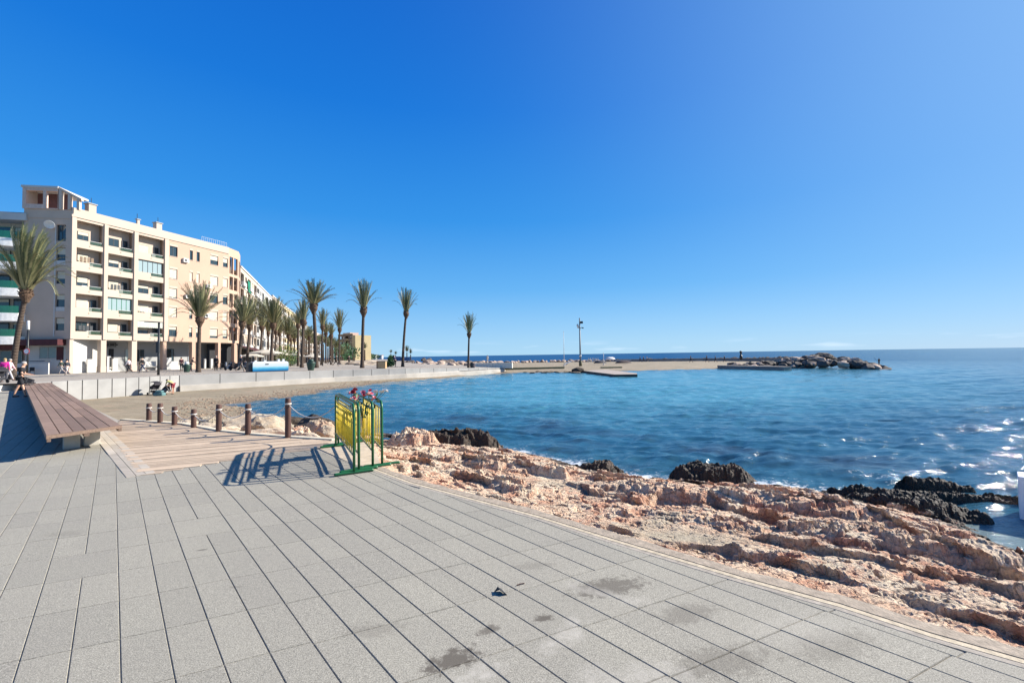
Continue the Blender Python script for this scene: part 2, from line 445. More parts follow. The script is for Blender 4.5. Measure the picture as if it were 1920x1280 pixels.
# kerb band: outer course and thin yellowish inner course
def band(name, line_a, line_b, z0, z1, mat):
    b = MB(); n = len(line_a)
    vs = [(p[0], p[1], z1) for p in line_a]+[(p[0], p[1], z1) for p in line_b]+[(p[0], p[1], z0) for p in line_a]+[(p[0], p[1], z0) for p in line_b]
    fs = []
    for i in range(n-1):
        fs += [(i, n+i, n+i+1, i+1), (i, i+1, 2*n+i+1, 2*n+i), (n+i, 3*n+i, 3*n+i+1, n+i+1)]
    b.add(vs, fs); o = b.build(name, mat); tag(o, kind='structure'); return o
def offs(line, d):
    out = []
    for i, p in enumerate(line):
        a = Vector(line[max(i-1,0)]); b = Vector(line[min(i+1,len(line)-1)]); e_ = (b-a).normalized()
        out.append(tuple(Vector(p)+Vector((-e_.y, e_.x))*d))
    return out
def dens(line, st=.25):
    out = []
    for a, b in zip(line[:-1], line[1:]):
        a = Vector(a); b = Vector(b); n = max(1, int((b-a).length/st))
        for k in range(n): out.append(tuple(a+(b-a)*k/n))
    out.append(line[-1]); return out
kd = dens(kerb, .12)
kdj = [(p[0]+.018*math.sin(i*1.7)+.012*math.sin(i*.53), p[1]+.014*math.sin(i*2.3)) for i, p in enumerate(kd)]
band('kerb_outer', kdj, offs(kd, .115), -.5, .006, M('kerb_stone', (.36,.29,.215), .92, var=.3, scale=14, bump=.8, bscale=60, bdist=.008))
band('kerb_inner', offs(kd, .122), offs(kd, .166), -.5, .003, M('kerb_sandstone', (.52,.43,.30), .92, var=.25, scale=20, bump=.6, bscale=80))
band('kerb_strip', offs(kd, .172), offs(kd, .214), -.5, .002, M('kerb_grey', (.36,.31,.25), .92, var=.25, scale=20, bump=.6, bscale=80))
# concrete patch under the barriers
b = MB(); n = len(patch_poly)
b.add([(p[0], p[1], .004) for p in patch_poly]+[(p[0], p[1], -1.0) for p in patch_poly], [tuple(reversed(range(n)))]+[(i, (i+1)%n, (i+1)%n+n, i+n) for i in range(n)])
o = b.build('concrete_patch', M('patch_concrete', (.50,.41,.30), .93, var=.2, scale=6, bump=.5, bscale=50)); tag(o, kind='structure')

# ---- wooden deck: boards run in the B direction
M_deck = None
def wood(name, c1, c2, axis_rot, scale=(1.2, 22, 22), rough=.8):
    t = NT(name); v = t.co(scale, (0, 0, axis_rot))
    g = t.noise(1.6, 6, .6, v, .6); a = t.attr('rnd').outputs['Fac']
    c = t.ramp(g, [(.28, c1), (.7, c2)])
    c = t.mix(.8, c, t.ramp(a, [(0, .68), (1, 1.22)]), 'MULTIPLY')
    big = t.noise(1.5, 5, .6); c = t.mix(.5, c, t.ramp(big, [(.3, .8), (.7, 1.15)]), 'MULTIPLY')
    t.set(c, rough); t.bump(g, .5, .006); return t.m
bang = math.atan2(B_dir.y, B_dir.x)
M_deck = wood('weathered_deck', (.36,.255,.17), (.62,.48,.335), -bang)
M_border = wood('deck_border', (.42,.36,.28), (.60,.52,.42), -math.atan2(A_dir.y, A_dir.x))
def prism_mesh(polys, z0s, z1, rnds, name, mat, parent=None, kind=None):
    vs = []; fs = []; rv = []
    for poly, z0, r_ in zip(polys, z0s, rnds):
        n = len(poly)
        if n < 3: continue
        ar = sum(poly[k][0]*poly[(k+1)%n][1]-poly[(k+1)%n][0]*poly[k][1] for k in range(n))
        if ar < 0: poly = poly[::-1]
        b = len(vs); zt = z1+(r_-.5)*.008
        vs += [(p[0], p[1], z0) for p in poly]+[(p[0], p[1], zt) for p in poly]
        fl = [tuple(b+n+k for k in range(n))]+[(b+k, b+(k+1)%n, b+n+(k+1)%n, b+n+k) for k in range(n)]
        fs += fl; rv += [r_]*len(fl)
    me = bpy.data.meshes.new(name); me.from_pydata(vs, [], fs)
    a = me.attributes.new('rnd', 'FLOAT', 'FACE'); a.data.foreach_set('value', rv)
    o = link(name, me, mat, parent)
    if kind: tag(o, kind=kind)
    return o
dk = deck_poly
cxd = sum(p[0] for p in dk)/len(dk); cyd = sum(p[1] for p in dk)/len(dk)
Bn = Vector((-B_dir.y, B_dir.x))
offsd = [Vector(p).dot(Bn) for p in dk]
polys = []; rr = []
nb = .118
k = min(offsd)-.05
def clip_concave(k0, k1):   # cut the deck outline by a strip: sample along the strip
    out = []
    along = [Vector(p).dot(B_dir) for p in dk]; lo, hi = min(along), max(along); step = .02; cur = None; runs = []
    mid = (k0+k1)/2; x = lo
    while x <= hi+step:
        p = B_dir*x+Bn*mid; ins = inpoly(p.x, p.y, dk)
        if ins and cur is None: cur = x
        if not ins and cur is not None: runs.append((cur, x)); cur = None
        x += step
    for a, b_ in runs:
        if b_-a < .08: continue
        out.append((a, b_))
    return out
while k < max(offsd):
    k0, k1 = k+.006, k+nb-.006
    for a, b_ in clip_concave(k0, k1):
        x = a
        while x < b_:
            L = rng.uniform(2.2, 4.2); e_ = min(b_, x+L)
            if b_-e_ < .5: e_ = b_
            wv = rng.uniform(-.003, .003)
            polys.append([tuple(B_dir*s+Bn*t) for s, t in ((x+.003, k0+wv), (e_-.003, k0+wv), (e_-.003, k1+wv), (x+.003, k1+wv))]); rr.append(rng.random())
            x = e_
    k += nb
prism_mesh(polys, [-.03]*len(polys), .008, rr, 'wooden_deck', M_deck, kind='structure')
o = MB().add([(p[0], p[1], -.024) for p in dk], [tuple(reversed(range(len(dk))))]).build('deck_underlay', M('dark_gap', (.06,.05,.04), .95)); tag(o, kind='structure')
# border boards along the left side, edge log on the far side
a0 = Vector(V2(P(252,893))); a1 = Vector(V2(P(182,812))); dd = (a1-a0).normalized(); nn = Vector((dd.y, -dd.x))
polys = []; rr = []
for j in range(3):
    x = 0; L = (a1-a0).length+1.5
    while x < L:
        l_ = min(rng.uniform(1.6, 2.6), L-x)
        q0 = a0+dd*(x+.004)+nn*(-.09+j*.115); q1 = a0+dd*(x+l_-.004)+nn*(-.09+j*.115)
        polys.append([tuple(q0), tuple(q1), tuple(q1+nn*.108), tuple(q0+nn*.108)]); rr.append(rng.random()); x += l_
prism_mesh(polys, [-.03]*len(polys), .010, rr, 'deck_border', M_border, kind='structure')
ed = dens(deck_far, .6); polys = []; rr = []
e1 = offs(ed, -.13)
for i in range(len(ed)-1):
    polys.append([ed[i], ed[i+1], e1[i+1], e1[i]]); rr.append(.6+.4*rng.random())
prism_mesh(polys, [-1.0]*len(polys), .035, rr, 'deck_edge', wood('edge_wood', (.5,.42,.30), (.68,.60,.45), 0), kind='structure')

# ---- rocky shore
wl = [(720,812),(930,836),(1050,864),(1150,890),(1250,905),(1420,913),(1600,935),(1780,972),(1830,1000),(1925,1043)]
wlw = [V2(P(px_, py_, WATER)) for px_, py_ in wl]
wlw = [wlw[0]] + wlw[1:]
ctl = []
for p in dens(kerb, .8)+[V2(P(706,848)), V2(P(690,827))]: ctl.append((p[0], p[1], -.07))
for p in deck_far[:-1]: ctl.append((p[0], p[1], -.18))
for p in wlw: ctl.append((p[0], p[1], WATER+.02))
for p in offs(wlw, 1.2): ctl.append((p[0], p[1], WATER-.55))
for p in offs(wlw, 4.0): ctl.append((p[0], p[1], WATER-1.1))
for px_, py_, z in [(820,880,-.22),(900,905,-.25),(760,835,-.5),(1000,900,-.45),(960,935,-.2),(1100,960,-.4),(1250,1000,-.42),(1180,930,-.5),(1350,950,-.48),(1330,1030,-.30),(1500,960,-.55),(1500,1040,-.32),(1650,1010,-.5),(1650,1090,-.3),(1800,1060,-.55),(1800,1130,-.30),(1900,1090,-.5),(1900,1160,-.3),(1560,1000,-.45)]:
    p = P(px_, py_, z); ctl.append((p.x, p.y, z))
for x, y, z in [(-5,10.6,-.5),(-6.5,11.8,-.5),(-8,12.6,-.45),(-10,13.8,-.5),(-12.5,15,-.75),(-7,15,-.95),(-5,14,-1.0),(-10,18,-.98),(-13,19,-.92),(-4,17,-1.5),(-8,19,-1.25),(-3.5,12.0,-.85),(-3.2,9.6,-.35),(-2.6,8.3,-.22),(12,5,-1.6),(10,3,-1.2),(7.5,1.5,-.7),(-6,20,-1.7)]:
    ctl.append((x, y, z))
st = .0215
xs = np.arange(-13.5, 10.6, st); ys = np.arange(-.5, 19.0, st)
X, Y = np.meshgrid(xs, ys)
sd_c = polydist(X, Y, coast)                       # pavement lies on the left of the line: positive there
sea_d = -sd_c
sea_d = np.where((Y > np.interp(X, [-11.4,-8.9,-7.0,-4.9,-3.8,-3.0], [12.4,11.4,10.2,9.3,8.5,7.7])) & (X < -3), np.abs(sd_c), sea_d)
keep = (sea_d > -.1) & (Y < 19) & (Y > X*0.72-2.2)
Xk, Yk, Dk = X[keep], Y[keep], sea_d[keep]
Zb = rbf(ctl, Xk, Yk)
# shore-parallel coordinates
ang = math.atan2(kerb[-1][1]-kerb[1][1], kerb[-1][0]-kerb[1][0])
ca, sa = math.cos(ang), math.sin(ang)
Ls = Xk*ca+Yk*sa; Lt = -Xk*sa+Yk*ca                # Lt grows towards the pavement
wx = fbm(Xk*.55, Yk*.55, 4, 3); wy = fbm(Xk*.5+9, Yk*.5, 4, 8)
v = -Lt + 1.0*wx + .30*fbm(Xk*1.5, Yk*1.5, 3, 21)+.10*Ls
saw = (v/.95) % 1.0; saw = np.where(saw < .10, saw/.10, 1-(saw-.10)/.90)
m1 = np.clip(fbm(Xk*.75+3, Yk*.75, 4, 12)*2.6+.45, 0, 1)
v2_ = -Lt + .35*fbm(Xk*1.4, Yk*1.4, 3, 31)+.25*Ls*.3
saw2 = (v2_/.31) % 1.0; saw2 = np.where(saw2 < .18, saw2/.18, 1-(saw2-.18)/.82)
m2_ = np.clip(fbm(Xk*.9, Yk*.9+5, 3, 14)*1.8+.5, 0, 1)
d1, d2, cid = worley(Xk*1.5+.5*wx, Yk*2.1+.5*wy, 4); crack = np.clip((d2-d1)/.16, 0, 1)
d1b, d2b, cidb = worley(Xk*4.5+wx, Yk*5.5, 6); crackb = np.clip((d2b-d1b)/.22, 0, 1)
rough_ = fbm(Xk*3.2, Yk*4.5, 6, 41, .62)
pits = np.clip(fbm(Xk*7, Yk*9, 4, 51, .6)-.08, 0, 1)
# calm sandy hollow near the middle
hol = P(1270, 1010, -.4); hollow = np.exp(-(((Xk-hol.x)/1.0)**2+((Yk-hol.y)/.55)**2))
hol2 = P(1060, 905, -.5); hollow = np.maximum(hollow, .8*np.exp(-(((Xk-hol2.x)/.9)**2+((Yk-hol2.y)/.35)**2)))
fade = np.clip(Dk/.55, 0, 1); fade = fade*fade*(3-2*fade)
leftz = np.clip((-3.2-Xk)/2.0, 0, 1)
calm = (1-.85*hollow)*(1-.45*leftz)
amp = fade*calm
det = amp*(.20*m1*(saw-.42)+.035*m2_*(saw2-.45)+.025*(cid-.45)*crack-.03*(1-crack)*m1+.008*(crackb-.7)+.042*rough_-.16*np.clip(fbm(Xk*3.1, Yk*4.2, 3, 151, .5)-.26, 0, 1)-.09*pits)
Z = Zb+det
dark = np.zeros_like(Z)
def mound(px_, py_, zb, rx, ry, h, an=0.0, dk_=1.0, pw=2.0):
    global Z, dark
    p = P(px_, py_, zb); c, s_ = math.cos(an), math.sin(an)
    u = ((Xk-p.x)*c+(Yk-p.y)*s_)/rx; vv = (-(Xk-p.x)*s_+(Yk-p.y)*c)/ry
    rr_ = np.sqrt(u*u+vv*vv)+.35*fbm(Xk*2.3, Yk*2.3, 4, 77)
    f = np.clip(1.25-rr_**pw, 0, 1.0); f = f*f*(3-2*f)
    zz = zb+h*f*(1+.45*fbm(Xk*2.6, Yk*2.6, 5, 88, .65))+det*.6+.05*fbm(Xk*9, Yk*9, 4, 93, .65, True)*f
    Z = np.where(f > 0.001, np.maximum(Z, zz), Z)
    dark = np.maximum(dark, dk_*np.clip(f*3, 0, 1))
mound(845, 840, -1.0, 1.5, .42, .46, -.05, .95)
mound(775, 838, -.85, .8, .4, .45, 0, .0)
mound(1332, 908, -1.15, .95, .36, .40, -.10)
mound(1125, 893, -1.05, .55, .30, .30)
mound(1690, 968, -1.15, 1.15, .30, .30, -.35)
mound(1650, 940, -1.15, 1.0, .16, .22, -.3)
mound(1790, 945, -1.15, 1.0, .14, .18, -.25)
mound(1880, 950, -1.15, .9, .16, .16, -.3)
mound(1750, 925, -1.15, .7, .15, .24, -.2)
for (px_, py_, zb, rx, ry, h) in [(600,812,-.75,.7,.35,.38),(560,818,-.6,.6,.3,.25),(520,800,-.85,.8,.4,.35),(470,795,-.8,.8,.4,.35),(430,800,-.6,.7,.35,.22),(390,795,-.6,.8,.4,.2),(905,880,-.5,.9,.30,.22),(820,868,-.45,.9,.28,.2),(1010,893,-.6,.7,.25,.22),(960,930,-.4,.5,.35,.2),(1480,960,-.62,1.3,.35,.22),(1230,935,-.6,1.1,.28,.2),(1660,1035,-.55,1.3,.3,.2)]:
    mound(px_, py_, zb, rx, ry, h, -.45, 0)
# bedding planes: flatten the rock into thin steps
stp = .085+.03*fbm(Xk*.5, Yk*.5, 2, 101); q0 = (Z+.05*fbm(Xk*.9, Yk*.9, 4, 102)+.012*fbm(Xk*6, Yk*6, 3, 103))/stp; fl_ = np.floor(q0); fr_ = q0-fl_
Zq = Z+(np.clip((fr_-.72)/.28, 0, 1)**1.2-fr_)*stp
bed_ = np.clip(fbm(Xk*.7+2, Yk*.7, 3, 104)*1.5+.75, .2, 1)*calm*(1-dark*.7)
Z = Z*(1-bed_)+Zq*bed_
edge_ = np.clip(1-np.abs(fr_-.72)/.2, 0, 1)*bed_
Z = np.where(fade < .999, Z*fade+Zb*(1-fade), Z); Z += fade*calm*(.013*fbm(Xk*11, Yk*13, 4, 61, .68, True) - .04*np.clip(fbm(Xk*13, Yk*17, 3, 71)-.12, 0, 1)**.8)*(1+.9*dark)
Z = np.minimum(Z, -.035+.10*np.clip(Dk-.3, 0, 1)) 
# horizontal push makes the ledges overhang towards the pavement
push = .30*np.clip(det*2.2, -.1, .28)*fade
Xd = Xk-math.sin(ang)*-1*0; Xn = Xk+(-sa)*push*1.0; Yn = Yk+ca*push*1.0
Xf = X.copy(); Yf = Y.copy(); Zf = np.full(X.shape, -1.0); Df = np.zeros(X.shape); Cf = np.zeros(X.shape); Sf = np.zeros(X.shape)
Xf[keep] = Xn; Yf[keep] = Yn; Zf[keep] = Z
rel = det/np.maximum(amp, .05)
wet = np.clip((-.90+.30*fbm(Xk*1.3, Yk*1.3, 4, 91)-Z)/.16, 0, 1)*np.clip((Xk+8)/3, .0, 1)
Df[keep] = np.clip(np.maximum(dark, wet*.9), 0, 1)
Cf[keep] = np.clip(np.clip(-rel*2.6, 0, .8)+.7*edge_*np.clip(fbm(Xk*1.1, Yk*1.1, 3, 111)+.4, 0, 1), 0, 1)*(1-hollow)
sandm = np.clip(hollow*1.4-.3, 0, 1)
sandm = np.maximum(sandm, np.clip((-8.5-Xk+.8*wx)/1.6, 0, 1))
sandm = np.maximum(sandm, np.clip((Yk-13.0+1.5*wx)/1.5, 0, 1)*np.clip((-5.5-Xk)/1.5, 0, 1))
Sf[keep] = sandm
ROCKCTL = ctl
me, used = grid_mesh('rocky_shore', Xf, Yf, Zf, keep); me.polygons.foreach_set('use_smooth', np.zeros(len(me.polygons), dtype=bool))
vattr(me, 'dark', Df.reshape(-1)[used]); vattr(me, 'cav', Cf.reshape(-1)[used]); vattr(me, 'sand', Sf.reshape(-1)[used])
def rock_mat():
    t = NT('shore_rock')
    n1 = t.noise(1.1, 6, .6); n2 = t.noise(3.0, 6, .65); n3 = t.noise(14, 6, .7); n4 = t.noise(55, 4, .7)
    c = t.ramp(n1, [(.30, (.76,.44,.27)), (.45, (.82,.58,.39)), (.58, (.84,.67,.48)), (.72, (.74,.61,.43))])
    c = t.mix(t.ramp(n2, [(.48, 0.0), (.62, .85)]), c, (.66,.31,.18))
    c = t.mix(t.ramp(t.noise(1.7, 5, .6, t.co((1,1,1),(0,0,1))), [(.55, 0.0), (.68, .6)]), c, (.42,.36,.26))
    c = t.mix(.8, c, t.ramp(n3, [(.3, .68), (.5, 1.0), (.75, 1.25)]), 'MULTIPLY')
    c = t.mix(.5, c, t.ramp(n4, [(.32, .62), (.6, 1.12)]), 'MULTIPLY')
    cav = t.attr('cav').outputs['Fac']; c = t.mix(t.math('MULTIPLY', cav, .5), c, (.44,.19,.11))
    sand = t.attr('sand').outputs['Fac']; c = t.mix(sand, c, t.ramp(n3, [(.3, (.42,.345,.24)), (.7, (.56,.47,.34))]))
    dk_ = t.attr('dark').outputs['Fac']
    dm = t.ramp(t.math('ADD', dk_, t.math('MULTIPLY', t.math('SUBTRACT', n3, .5), .7)), [(.35, 0.0), (.62, 1.0)])
    c = t.mix(dm, c, t.ramp(n4, [(.3, (.016,.011,.007)), (.62, (.065,.046,.028)), (.8, (.17,.125,.08))]))
    t.set(c, t.ramp(dm, [(0, .94), (1, .72)]))
    b1 = t.bump(n3, .9, .07); b2 = t.bump(n4, .8, .02, b1)
    # joints and pits in the limestone
    nv = t.n('ShaderNodeTexNoise'); nv.inputs['Scale'].default_value = 2.2; nv.inputs['Detail'].default_value = 5; t.l(t.co(), nv.inputs['Vector'])
    va = t.n('ShaderNodeVectorMath', _operation='MULTIPLY_ADD'); t.l(nv.outputs['Color'], va.inputs[0]); va.inputs[1].default_value = (.55,.55,.55); t.l(t.co((1,1.5,1),(0,0,.6)), va.inputs[2])
    hs_ = []
    for sc_, wd in ((2.4, .035), (7.5, .06)):
        vo = t.n('ShaderNodeTexVoronoi'); vo.feature = 'DISTANCE_TO_EDGE'; vo.inputs['Scale'].default_value = sc_; t.l(va.outputs[0], vo.inputs['Vector'])
        hs_.append(t.ramp(vo.outputs['Distance'], [(0.0, 0.0), (wd, 1.0)]))
    vp = t.n('ShaderNodeTexVoronoi'); vp.inputs['Scale'].default_value = 17; t.l(va.outputs[0], vp.inputs['Vector'])
    pit = t.ramp(vp.outputs['Distance'], [(.10, 0.0), (.26, 1.0)]); pm_ = t.ramp(n2, [(.42, 1.0), (.58, 0.0)]); pit = t.math('MAXIMUM', pit, pm_)
    hh = t.math('ADD', t.math('MULTIPLY', hs_[0], .6), t.math('ADD', t.math('MULTIPLY', hs_[1], .25), t.math('MULTIPLY', pit, .35)))
    t.bump(hh, 1.0, .035, b2)
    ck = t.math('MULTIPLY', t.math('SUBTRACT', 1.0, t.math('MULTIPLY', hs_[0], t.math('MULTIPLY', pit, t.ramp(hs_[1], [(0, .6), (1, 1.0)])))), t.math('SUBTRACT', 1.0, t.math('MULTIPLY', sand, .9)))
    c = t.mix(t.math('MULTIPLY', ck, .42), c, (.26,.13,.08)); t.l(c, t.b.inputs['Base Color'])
    return t.m
M_rock = rock_mat()
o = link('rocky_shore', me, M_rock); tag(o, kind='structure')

# ---- sandy beach and the sand spit
wall_px = [(65,757.5),(154,750),(260,741),(336,734),(480,725),(625,716),(760,708.5),(860,702),(945,696)]
wall_base = [P(px_, py_, -.9) for px_, py_ in wall_px]
bc = []
for p in wall_base: bc.append((p.x, p.y, -.88)); bc.append((p.x-4, p.y+5, -.85))
shore_px = [(483,750),(512,748),(587,738),(681,723.5),(756,714),(870,704.5),(960,699),(1085,698),(1200,695),(1300,692.5),(1380,690.5)]
sh = [P(px_, py_, WATER) for px_, py_ in shore_px]
for p in sh: bc.append((p.x, p.y, WATER+.01))
shl = [V2(p) for p in sh]
for p in offs(shl, -4): bc.append((p[0], p[1], WATER-.45))
for x, y, z in [(-20,20,-.88),(-14,20,-.95),(-13,15,-.75),(-16,25,-1.0),(-25,24,-.88),(-12.8,22,-1.12),(-8,24,-1.7),(-4,18,-1.7),(0,16,-2),(20,30,-2.2),(40,50,-2.2),(60,70,-2.0),(0,45,-2.0),(20,55,-2.0)]: bc.append((x, y, z))
for px_, Y_, z in [(960,80,-.62),(1000,95,-.6),(1088,84,-.72),(1200,95,-.72),(1300,100,-.74),(1400,95,-.80),(1480,95,-.85),(1100,125,-.65),(1300,125,-.7),(1450,118,-.75),(1560,100,-1.6),(1600,80,-2)]:
    p = AT(px_, Y_, z); bc.append((p.x, p.y, z))
st = .45
X, Y = np.meshgrid(np.arange(-36, 78, st), np.arange(12, 132, st))
Z = rbf(bc, X, Y) + .035*fbm(X*.6, Y*.6, 4, 5) + .02*fbm(X*1.9, Y*1.9, 3, 6)
sdw = polydist(X, Y, [V2(p) for p in wall_base])
landw = (sdw > .5) & (X < wall_base[-1].x)
Z = np.where(landw, -.95, Z)
Z = np.where(Y > 128-0.0*X, -2.5, Z)
Z = np.where((Y < 24) & (X > -12), np.minimum(Z, -1.35), Z)
me, used = grid_mesh('beach_sand', X, Y, Z, Z > -2.2)
t = NT('sand'); n1 = t.noise(.35, 6, .6); n2 = t.noise(2.2, 5, .65, t.co((.5,1.6,1)))
c = t.ramp(n1, [(.3, (.25,.205,.13)), (.55, (.31,.25,.165)), (.75, (.37,.30,.205))])
c = t.mix(.6, c, t.ramp(n2, [(.3, .75), (.7, 1.12)]), 'MULTIPLY')
c = t.mix(.5, c, t.ramp(t.noise(9, 4, .7), [(.3, .75), (.7, 1.15)]), 'MULTIPLY')
ge = t.n('ShaderNodeNewGeometry'); sp = t.n('ShaderNodeSeparateXYZ'); t.l(ge.outputs['Position'], sp.inputs[0])
wetf = t.ramp(t.math('ADD', t.math('MULTIPLY', t.math('SUBTRACT', sp.outputs['Z'], WATER), 6.0), t.math('MULTIPLY', t.math('SUBTRACT', n1, .5), .5)), [(0.0, 1.0), (.55, 0.0)])
c = t.mix(wetf, c, (.16,.115,.075))
n5 = t.noise(1.1, 6, .7, t.co((.35,1.5,1),(0,0,.5)), .8); c = t.mix(t.ramp(n5, [(.52, 0.0), (.66, .75)]), c, (.17,.13,.075)); c = t.mix(t.ramp(t.noise(.8, 5, .65), [(.56, 0.0), (.68, .5)]), c, (.40,.25,.17))
t.set(c, .9); b1 = t.bump(n2, .8, .12); t.bump(t.noise(7, 4, .7), .7, .03, b1); M_sand = t.m
o = link('beach_sand', me, M_sand); tag(o, kind='structure')

# ---- sea
nr, na = 760, 520
rr_ = 3.2*np.exp(np.linspace(0, math.log(170/3.2), nr)); aa = np.linspace(R(-60), R(60), na)
RR, AA = np.meshgrid(rr_, aa, indexing='ij')
X = RR*np.sin(AA); Y = RR*np.cos(AA)
Z = np.zeros_like(X); r5 = np.random.RandomState(11)
cell = RR*0.0052
for i in range(64):
    lam = .16*(3.2/.16)**(i/63.0); th = R(108)+r5.normal()*R(30); k_ = 2*PI/lam
    ph = (X*math.cos(th)+Y*math.sin(th))*k_+r5.rand()*6.28 + 1.2*fbm(X/lam*.12, Y/lam*.12, 2, i)
    am = .0070*lam**.68*(.62 if lam > 1.1 else 1)
    w_ = np.clip((lam/cell-2.5)/3, 0, 1)
    Z += am*w_*(np.sin(ph)+.3*np.sin(2*ph+.5))*1.0
mod = 1+.7*fbm(X*.13, Y*.2, 3, 2)
shelter = np.clip((RR-4)/9, .35, 1)
Z = Z*mod*shelter*(1-.9*np.exp(-(((X-7.5)/1.4)**2+((Y-6.3)/1.2)**2)))+WATER
# thin swell lines rolling onto the rocks
sdl = polydist(X, Y, wlw)                         # negative = seaward
outd = np.abs(sdl)
sw = np.exp(-((outd-2.4-.8*fbm(X*.4, Y*.4, 3, 8))/.5)**2)*.10+np.exp(-((outd-5.0-1.2*fbm(X*.3, Y*.3, 3, 18))/.7)**2)*.10
Z += sw*np.clip(fbm(X*.25, Y*.25, 2, 66)*2+.6, 0, 1)*(RR < 40)
# rings far out to the horizon
farr = [200, 260, 400, 700, 1400, 3000, 7000, 15000]
Xo = np.vstack([X]+[np.full((1, na), f)*np.sin(aa*1.0) for f in farr]); Yo = np.vstack([Y]+[np.full((1, na), f)*np.cos(aa) for f in farr])
Zo = np.vstack([Z]+[np.full((1, na), WATER)]*len(farr))
me, used = grid_mesh('sea_water', Xo, Yo, Zo)
OD = np.abs(polydist(Xo, Yo, wlw)); DO = np.hypot(Xo, Yo)
foam = np.exp(-OD/.55)*.9+.75*np.exp(-((OD-2.2-.9*fbm(Xo*.4, Yo*.4, 3, 8))/.45)**2)*np.clip(fbm(Xo*.35+4, Yo*.35, 3, 66)*2.2+.1, 0, 1)
foam += .75*np.exp(-OD/2.6)*np.clip((Xo+1)/4, 0, 1)
foam[DO > 60] = 0; foam *= 1-.85*np.exp(-(((Xo-7.4)/1.1)**2+((Yo-6.3)/1.0)**2)); foam *= .8
bayt = np.clip((Yo-15)/14, 0, 1)*np.clip((70-Yo)/18+.25, 0, 1)*np.clip(1.35-np.abs(Xo-.28*Yo-2)/(.55*Yo+6), 0, 1)
turq = np.clip(bayt*1.15+.35*fbm(Xo*.07, Yo*.12, 4, 3), 0, 1)
shal = np.exp(-OD/3.2); pool = np.exp(-(((Xo-7.5)/1.3)**2+((Yo-6.2)/1.1)**2)); shal = np.maximum(shal, pool)
weed = np.clip(fbm(Xo*.35, Yo*.6, 4, 13)*2.2+.9*np.exp(-((OD-3.5)/1.6)**2)-.45, 0, 1)*np.clip((30-Yo)/10, 0, 1)
shoreB = np.exp(-np.abs(polydist(Xo, Yo, shl))/3.5)
openw = np.clip((DO-95)/60, 0, 1)*(1-.65*np.clip((Xo/np.maximum(Yo, .1)-.35)/.75, 0, 1))
for nm, a_ in (('foam', foam), ('turq', turq), ('weed', weed), ('shal', np.maximum(shal*.7, shoreB)), ('open', openw), ('pool', pool)): vattr(me, nm, a_.reshape(-1)[used])
def sea_mat():
    t = NT('sea_water')
    n1 = t.noise(.35, 4, .6, t.co((.6, 1.6, 1))); n2 = t.noise(1.5, 5, .6, t.co((.6, 1.7, 1)))
    c = t.mix(t.attr('turq').outputs['Fac'], (.012,.070,.125), (.075,.240,.300))
    c = t.mix(t.math('MULTIPLY', t.attr('shal').outputs['Fac'], .7), c, (.045,.12,.15))
    c = t.mix(t.math('MULTIPLY', t.attr('weed').outputs['Fac'], .45), c, (.040,.036,.050))
    c = t.mix(t.ramp(t.attr('pool').outputs['Fac'], [(.15, 0.0), (.6, .8)]), c, (.20,.25,.24))
    c = t.mix(t.attr('open').outputs['Fac'], c, (.010,.072,.185))
    c = t.mix(.5, c, t.ramp(n1, [(.3, .65), (.7, 1.3)]), 'MULTIPLY')
    f1 = t.noise(3.0, 8, .75, t.co((.8, 1.5, 1)), 1.2); f2 = t.noise(16, 5, .7, None, .5)
    fm = t.math('ADD', t.math('MULTIPLY', t.attr('foam').outputs['Fac'], .62), t.math('ADD', t.math('MULTIPLY', t.math('SUBTRACT', f1, .5), 1.3), t.math('MULTIPLY', t.math('SUBTRACT', f2, .5), .5)))
    fk = t.ramp(fm, [(.46, 0.0), (.66, .85)])
    fk = t.math('MULTIPLY', fk, t.ramp(t.attr('foam').outputs['Fac'], [(.05, 0.0), (.4, 1.0)]))
    c = t.mix(fk, c, (.72,.75,.78))
    t.set(c, t.ramp(fk, [(0, .09), (.6, .7)]), IOR=1.333)
    b1n = t.noise(4.2, 5, .65, t.co((.6, 1.9, 1)), .4); b2n = t.noise(.8, 5, .65, t.co((.6, 1.6, 1)), .3); b3 = t.noise(26, 3, .6, t.co((.8, 1.3, 1)))
    b = t.bump(b2n, .4, .14); b = t.bump(b1n, .6, .05, b); nb_ = t.bump(b3, .35, .010, b)
    # distant open water: steep unresolved wave faces show the sea's own colour more than the horizon's reflection
    df = t.n('ShaderNodeBsdfDiffuse'); t.l(c, df.inputs['Color']); t.l(nb_, df.inputs['Normal'])
    mxs = t.n('ShaderNodeMixShader'); t.l(t.math('MULTIPLY', t.attr('open').outputs['Fac'], .9), mxs.inputs[0]); t.l(t.b.outputs[0], mxs.inputs[1]); t.l(df.outputs[0], mxs.inputs[2])
    out_ = [x for x in t.t.nodes if x.type == 'OUTPUT_MATERIAL'][0]; t.l(mxs.outputs[0], out_.inputs['Surface'])
    return t.m
o = link('sea_water', me, sea_mat()); tag(o, kind='structure')
# sea bed under everything
o = MB().add([(-400,-60,-2.4),(400,-60,-2.4),(400,400,-2.4),(-400,400,-2.4)], [(0,1,2,3)]).build('ground', M('seabed', (.12,.12,.10), .95)); tag(o, kind='structure')

